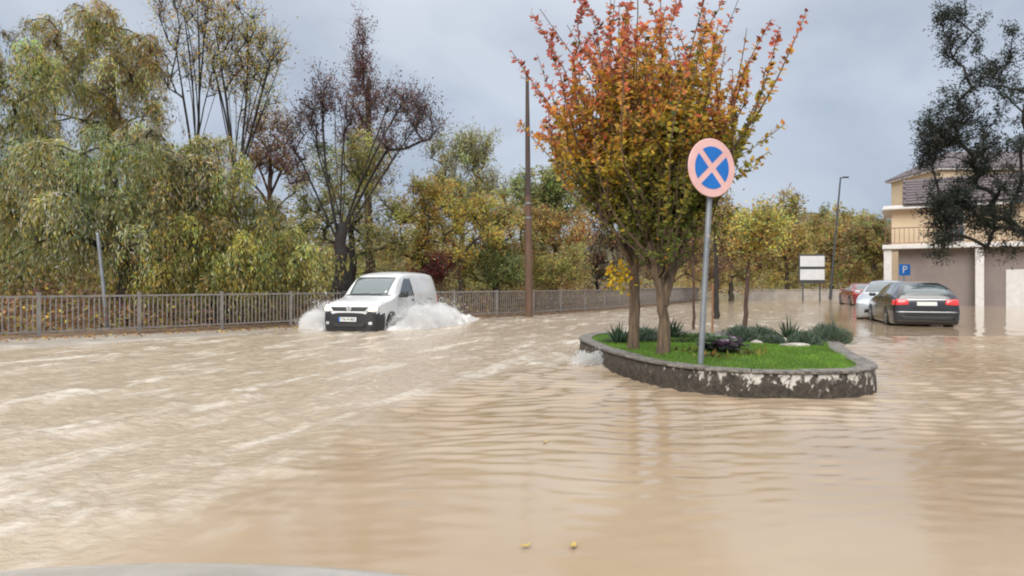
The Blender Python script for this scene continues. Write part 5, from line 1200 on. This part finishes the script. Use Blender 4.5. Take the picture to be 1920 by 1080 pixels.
Pl.append(jet(9000, sl - f3 * .9, -f3 * 1.9, lf3 * .55 - f3 * .6, .40, .05, 2)[0])
Pl.append(jet(9000, sl - f3 * 3.1, -f3 * 1.3, lf3 * .5 - f3 * .9, .30, .05, 3)[0])
Pl.append(jet(10000, sl - f3 * 3.9 - lf3 * .6, -f3 * 1.0 - lf3 * .3, -f3 * 1.3 + lf3 * .2, .28, .06, 4)[0])
Pl.append(jet(14000, sl - f3 * .5, -f3 * 2.6, lf3 * 1.1 - f3 * 1.0, .55, .22, 9)[0]); nbig = sum(len(q) for q in Pl[:-1])
Pl = np.concatenate(Pl); droplets('spray', 'white spray thrown up along the near side of the van', Pl, np.where(np.arange(len(Pl)) < nbig, .0065, .0045) * r.lognormal(0, .45, len(Pl)))
sr = c3 - lf3 * (hw * .98)
Pr = np.concatenate([jet(13000, sr - f3 * .35, -f3 * .9, -lf3 * 1.15 - f3 * .2, .34, .05, 5)[0], jet(8000, sr - f3 * .4, -f3 * .7, -lf3 * 1.0 - f3 * .5, .62, .16, 6)[0]])
droplets('spray', 'white bow spray fanning out left of the van in front of the railing', Pr, .0065 * r.lognormal(0, .45, len(Pr)))
Ps = np.concatenate([jet(2400, np.array([1.22, 10.35, 0]), np.array([.14, -.55, 0]), np.array([-.42, -.12, 0]), .22, .025, 7)[0], jet(1300, np.array([1.30, 10.1, 0]), np.array([.05, -.25, 0]), np.array([-.10, -.06, 0]), .24, .03, 8)[0]])
droplets('spray', 'small splash of water breaking on the left tip of the island wall', Ps, .0042 * r.lognormal(0, .4, len(Ps)))

# foaming mounds of water beside the van and at the wall (solid white water under the spray)
def mound(name, label, path, wd, hh, seed, nl=90, nc=22):
    path = np.array(path, float); s_ = np.linspace(0, len(path) - 1, nl); cx = np.interp(s_, np.arange(len(path)), path[:, 0]); cy = np.interp(s_, np.arange(len(path)), path[:, 1])
    t = norm(np.stack([np.gradient(cx), np.gradient(cy)], -1)); nr = np.stack([-t[:, 1], t[:, 0]], -1); u = np.linspace(-1, 1, nc); env = np.sin(np.pi * np.clip((s_ / (len(path) - 1)), 0.02, .98)) ** .6
    Xm = cx[:, None] + nr[:, :1] * u[None] * wd * env[:, None]; Ym = cy[:, None] + nr[:, 1:] * u[None] * wd * env[:, None]
    Z = hh * env[:, None] * (1 - u[None] ** 2) ** .8 * (.75 + 1.0 * fbm(Xm * 3, Ym * 3, 4, seed, .6)) + .03 * fbm(Xm * 9, Ym * 9, 3, seed + 4, .7) - .03
    Xm = Xm + .06 * fbm(Xm * 5, Ym * 5, 3, seed + 7); idx = np.arange(nl * nc).reshape(nl, nc)
    o = mesh_np(name, np.stack([Xm, Ym, Z], -1).reshape(-1, 3), np.stack([idx[:-1, :-1], idx[:-1, 1:], idx[1:, 1:], idx[1:, :-1]], -1).reshape(-1, 4), M_FOAMW, None, smooth=True); tag(o, label, 'splash', kind='stuff')
M_FOAMW = mat('foaming_water', (.66, .62, .56), .5, var=(.90, .89, .87), vscale=5, detail=8, bump=.7, bscale=14, ramp=(.30, .50))
_n = M_FOAMW.node_tree.nodes; _l = M_FOAMW.node_tree.links; _tr = _n.new('ShaderNodeBsdfTranslucent'); _tr.inputs[0].default_value = (.93, .92, .90, 1); _ms = _n.new('ShaderNodeMixShader'); _ms.inputs[0].default_value = .4
_l.new(_n['Principled BSDF'].outputs[0], _ms.inputs[1]); _l.new(_tr.outputs[0], _ms.inputs[2]); _l.new(_ms.outputs[0], _n['Material Output'].inputs['Surface'])
def w2(a, b): q = c3 + f3 * a + lf3 * b; return (q[0], q[1])
mound('white_water', 'foaming wave beside the near side of the van', [w2(-.1, .95), w2(-1.0, 1.35), w2(-2.2, 1.5), w2(-3.6, 1.45), w2(-5.2, 1.3), w2(-7.5, 1.1)], .55, .34, 300)
mound('white_water', 'foaming wave left of the van bumper', [w2(-.05, -.8), w2(-.7, -1.35), w2(-1.4, -2.0), w2(-2.2, -2.4)], .42, .32, 320)
mound('white_water', 'tall white plume of water thrown up by the near front wheel of the van', [w2(-.45, .88), w2(-.9, 1.1), w2(-1.5, 1.3), w2(-2.1, 1.45), w2(-2.9, 1.5)], .30, .40, 350)
mound('white_water', 'churned wake trailing behind the van', [w2(-4.4, -.6), w2(-5.5, -.2), w2(-7.5, .2), w2(-10, .3)], .7, .12, 330)
mound('white_water', 'foaming water piled against the left tip of the island wall', [(.75, 10.0), (1.0, 10.15), (1.22, 10.3), (1.24, 10.9)], .15, .13, 340, 50, 14)

M_MIST = bpy.data.materials.new('spray_mist'); M_MIST.use_nodes = True; n = M_MIST.node_tree.nodes; n.clear()
ho = n.new('ShaderNodeOutputMaterial'); pv = n.new('ShaderNodeVolumePrincipled'); pv.inputs['Color'].default_value = (.98, .98, .975, 1); pv.inputs['Density'].default_value = 2.6
M_MIST.node_tree.links.new(pv.outputs[0], ho.inputs['Volume'])
def mist(label, path, wd, hh, seed, nl=48, nc=14, skew=1.0):
    path = np.array(path, float); t = np.linspace(0, len(path) - 1, nl); c = np.column_stack([np.interp(t, np.arange(len(path)), path[:, j]) for j in range(2)]); env = np.sin(np.pi * np.linspace(.02, .98, nl) ** skew) ** .8
    tg = norm(np.gradient(c, axis=0)); nr = np.stack([-tg[:, 1], tg[:, 0]], -1); V = []
    for i in range(nl):
        for k in range(nc):
            a = 2 * math.pi * k / nc; lump = 1 + .45 * float(fbm(np.array(c[i, 0] * 2.3 + math.cos(a)), np.array(c[i, 1] * 2.3 + math.sin(a)), 3, seed)); w_ = wd * env[i] * math.cos(a) * lump; zz_ = (.02 + hh * env[i] * max(math.sin(a), -.05) * lump)
            V.append((c[i, 0] + nr[i, 0] * w_, c[i, 1] + nr[i, 1] * w_, zz_))
    fs = [(i * nc + k, i * nc + (k + 1) % nc, (i + 1) * nc + (k + 1) % nc, (i + 1) * nc + k) for i in range(nl - 1) for k in range(nc)] + [tuple(range(nc))[::-1], tuple(range((nl - 1) * nc, nl * nc))]
    tag(MB().add(V, fs).build('mist', M_MIST, None, smooth=True), label, 'mist', kind='stuff')
mist('white mist hanging over the spray on the near side of the van', [w2(-.3, 1.25), w2(-1.2, 1.45), w2(-2.4, 1.5), w2(-3.8, 1.45), w2(-5.6, 1.2)], .50, .66, 400, skew=.8)
mist('white mist over the bow spray left of the van', [w2(-.15, -.8), w2(-.5, -1.25), w2(-1.2, -2.0), w2(-2.0, -2.7)], .44, .56, 410, skew=.55)
mist('faint mist over the splash at the left tip of the island wall', [(.82, 9.95), (1.02, 10.1), (1.2, 10.25), (1.24, 10.7)], .14, .2, 420, 24, 12)

# floating leaves and scraps
M_YLEAF = mat('fallen_yellow_leaf', (.50, .36, .09), .5, var=(.38, .25, .06), vscale=30)
M_SCRAP = mat('dark_scrap', (.05, .04, .03), .8)
def fallen_leaf(label, px, py, size, rz, m_):
    Y = F * CH / (py - HZ); x, y = px2(px, Y); V = [(0, 0, .01)]; kk = 14
    for k in range(kk):
        t = 2 * math.pi * k / kk; rr = size * (.55 + .45 * abs(math.cos(t)) ** .7) * (1 if abs(t) > .1 else 1.25); V.append((rr * math.cos(t), rr * math.sin(t) * .72, .011 + .004 * math.cos(2 * t)))
    o = MB().add(V, [(0, 1 + k, 1 + (k + 1) % kk) for k in range(kk)]).build('fallen_leaf', m_); o.location = (x, y, .006); o.rotation_euler = (0, 0, rz); tag(o, label, 'leaf', 'leaves floating on the water')
    sm_ = o.modifiers.new('t', 'SOLIDIFY'); sm_.thickness = .002
fallen_leaf('yellow leaf floating near the bottom edge, left of the other', 985, 1028, .024, .3, M_YLEAF)
fallen_leaf('yellow-brown leaf floating near the bottom edge, right of the other', 1075, 1028, .026, 1.2, M_YLEAF)
fallen_leaf('small yellow leaf floating in mid-water below the island', 1022, 832, .026, .8, M_YLEAF)
# leaf litter washed onto the pavement edge
r = np.random.default_rng(95); nL = 900; dl_ = r.uniform(2, 20, nL); ol = np.abs(r.normal(size=nL)) * .5; pL = fence_pt(dl_) + fence_nrm(dl_) * (ol + .05)[:, None]
zl = np.interp(dl_, [0, 9, 13, 16, 22, 30], [.14, .12, .075, .035, .012, .006]) + .015
lv, lf, lc = leaf_quads(np.column_stack([pL, zl]), np.column_stack([r.normal(size=(nL, 2)), r.normal(size=nL) * .1]), .07, .045, pal([RUST, ORA, YEL, BRN], [3, 2, 1, 3], nL, r), r)
tag(mesh_np('leaf_litter', lv, lf, M_LEAF, None, col=lc), 'brown leaf litter strewn along the foot of the railing', 'leaves', kind='stuff')

# ------------------------------------------------------------------ cream house, parking sign, dark evergreen
M_CREAM = mat('cream_plaster', (.68, .54, .37), .8, var=(.62, .48, .32), vscale=1.2, bump=.2, bscale=30)
M_GREYPL = mat('grey_brown_plaster', (.22, .185, .17), .8, var=(.27, .225, .205), vscale=1.0, bump=.2, bscale=30)
M_TRIM = mat('white_trim', (.70, .68, .66), .6, var=(.6, .58, .56), vscale=3)
M_TILE = mat('dark_roof_tile', (.075, .058, .062), .6, var=(.12, .09, .095), vscale=6, bump=.4)
M_RAILB = mat('balcony_railing_brown', (.20, .10, .075), .6)
HY = 40.0; sH = F / HY; hx = (1672 - 960) / sH
hs = empty('cream_house', (hx, HY, 0), R(-30)); tag(hs, 'cream two-storey house with balcony and dark tiled roof at the right edge', 'house')
zsl, zev = zz(462, HY), zz(388, HY); WH = 15.0
MB().box((WH / 2 + .35, 4.4, zsl / 2 - .2), (WH, 6, zsl + .3)).build('ground_floor_wall', M_GREYPL, hs)
MB().box((WH / 2 + .1, 4.4, (zsl + zev) / 2 + .05), (WH + .2, 6.0, zev - zsl - .1)).build('upper_wall', M_CREAM, hs)
MB().box((WH / 2 - .1, 2.6, zsl), (WH + .8, 4.2, .26)).build('balcony_slab', M_TRIM, hs, bevel=.02)
MB().box((WH / 2, 1.05, zev + .06), (WH + .9, .25, .22)).box((WH / 2 - .2, 4.0, zev - .02), (WH + .6, 6.6, .1)).build('eave', M_TRIM, hs)
for i, xo in enumerate((-.22, 4.4, 9.2)): MB().box((xo, .9, zsl / 2 - .2), (.42, .42, zsl + .1)).build('pillar', M_TRIM, hs, bevel=.02)
brl = MB().box((WH / 2 - .1, .62, zsl + 1.13), (WH + .6, .05, .05)).build('balcony_rail', M_RAILB, hs)
MB().box((WH / 2 - .1, .62, zsl + .22), (WH + .6, .035, .035)).build('balcony_rail', M_RAILB, hs)
bb = MB().box((0, 0, 0), (.03, .03, .92)).build('baluster', M_RAILB, hs); bb.location = (-.35, .62, zsl + .67)
for k in range(1, 62):
    o = bpy.data.objects.new('baluster', bb.data); COL.objects.link(o); o.parent = hs; o.location = (-.35 + k * .25, .62, zsl + .67)
# roof with tile rows
rx0, rx1 = .6, WH + .8; ry0, ry1 = .7, 4.4; rz0, rz1 = zev + .16, zev + 2.1
rf = MB().add([(rx0, ry0, rz0), (rx1, ry0, rz0), (rx1, ry1, rz1), (rx0, ry1, rz1), (rx1, 2 * ry1 - ry0, rz0), (rx0, 2 * ry1 - ry0, rz0)], [(0, 1, 2, 3), (3, 2, 4, 5), (0, 3, 5), (1, 4, 2), (0, 5, 4, 1)]).build('roof', M_TILE, hs)
sl_ = math.atan2(rz1 - rz0, ry1 - ry0); LT = math.hypot(rz1 - rz0, ry1 - ry0); tb0 = None
for rw_ in range(9):
    for k in range(26):
        t = (rw_ + .5) / 9; q = Vector((rx0 + .3 + k * (rx1 - rx0 - .5) / 25.5 + (.12 if rw_ % 2 else 0), ry0 + (ry1 - ry0) * t, rz0 + (rz1 - rz0) * t + .04))
        if tb0 is None: tb0 = MB().box((0, 0, 0), (.58, LT / 9 * 1.12, .05)).build('roof_tile', M_TILE); tme = tb0.data; bpy.data.objects.remove(tb0)
        o = bpy.data.objects.new('roof_tile', tme); COL.objects.link(o); o.parent = rf; o.location = q; o.rotation_euler = (sl_ + R(-4), 0, random.uniform(-.01, .01))
for xo, wd_, z0, z1, nm in ((3.2, 1.1, zsl + .2, zsl + 2.2, 'balcony_door'), (7.4, 1.3, zsl + .9, zsl + 2.1, 'window'), (11, 1.1, zsl + .2, zsl + 2.2, 'balcony_door')):
    wn = MB().box((xo, 1.38, (z0 + z1) / 2), (wd_, .06, z1 - z0)).build(nm, M_TRIM, hs); MB().box((xo, 1.34, (z0 + z1) / 2), (wd_ - .16, .04, z1 - z0 - .16)).build('pane', M_GLASS, wn)
MB().box((6.8, 1.38, 1.0), (2.2, .06, 2.2)).build('garage_door', M_TRIM, hs)
h2 = empty('cream_house', (px2(1762, 47)[0], 47, 0)); tag(h2, 'taller cream house whose corner shows above the tiled roof', 'house')
MB().box((5, 3, 4.6), (10, 6, 9.4)).build('wall', M_CREAM, h2); MB().box((5, 3, 9.38), (10.6, 6.6, .16)).build('eave', M_TRIM, h2)
MB().add([(-.4, -.4, 9.46), (10.4, -.4, 9.46), (10.4, 6.4, 9.46), (-.4, 6.4, 9.46), (2.5, 3, 11.2), (7.5, 3, 11.2)], [(0, 1, 5, 4), (1, 2, 5), (2, 3, 4, 5), (3, 0, 4), (0, 3, 2, 1)]).build('roof', M_TILE, h2)
for xo in (2.2, 6.5):
    wn = MB().box((xo, -.02, 7.6), (1.2, .06, 1.3)).build('window', M_TRIM, h2); MB().box((xo, -.06, 7.6), (1.04, .04, 1.14)).build('pane', M_GLASS, wn)

x, y = px2(1695, 27.5); ps = empty('parking_sign', (x, y, 0)); tag(ps, 'small blue square parking sign with white letter P above the black car', 'sign'); zc = zz(506, 27.5)
MB().tube([(0, 0, -.3), (0, 0, zc + .2)], .03, 10).build('post', M_GALV, ps)
MB().box((0, -.045, zc), (.46, .015, .46)).build('plate', M_BLUE, ps, bevel=.004)
text_mesh('P', .42, 'letter', M_PLATE, ps, Matrix.Translation((0, -.055, zc)) @ Matrix.Rotation(R(90), 4, 'X'))

tree_px('evergreen_tree', 'dark evergreen overhanging the cream house at the right edge', 1945, 24,
        [(1800, 240, 70, 60, 2), (1770, 260, 45, 45, 1.4), (1790, 400, 40, 60, 1.6), (1850, 120, 90, 80, 2), (1780, 60, 30, 45, 1), (1890, 300, 80, 120, 3), (1740, 290, 20, 28, .6), (1765, 450, 18, 35, .6), (1760, 400, 22, 60, 1), (1835, 380, 50, 70, 1.6), (1880, 440, 50, 60, 1.4), (1830, 180, 60, 60, 1)], .13, [(.03, .04, .028), (.045, .055, .04), (.06, .07, .05)], [3, 3, 1.5], 141, ncl=230, mode='spread', twigs=9, twl=(.25, .65), leaves=17,
        lsize=(.12, .035), tip_r=.011, bark=M_BARK_DARK, cjit=.2)

# far hill
M_HILL = mat('wooded_hill', (.045, .055, .03), .9, var=(.10, .085, .04), vscale=.03, detail=8)
hx_ = np.linspace(-600, 900, 60); V = []
for j, (yy, hgt2) in enumerate(((520, -5), (620, .55), (760, 1.0), (1000, .8))):
    for x_ in hx_: V.append((x_, yy, (np.interp(x_, [-600, -200, 0, 200, 330, 480, 700, 900], [34, 40, 48, 66, 84, 70, 60, 50]) + 6 * float(pn(x_ * .02, yy * .01, 3))) * max(hgt2, 0) + (-5 if hgt2 < 0 else 0)))
idx = np.arange(4 * 60).reshape(4, 60); tag(mesh_np('hills', np.array(V), np.stack([idx[:-1, :-1], idx[:-1, 1:], idx[1:, 1:], idx[1:, :-1]], -1).reshape(-1, 4), M_HILL, smooth=True), kind='structure')
print('TRIS leaves+branches', TRI[0], 'total', sum(len(o.data.polygons) * 2 for o in bpy.data.objects if o.type == 'MESH'))
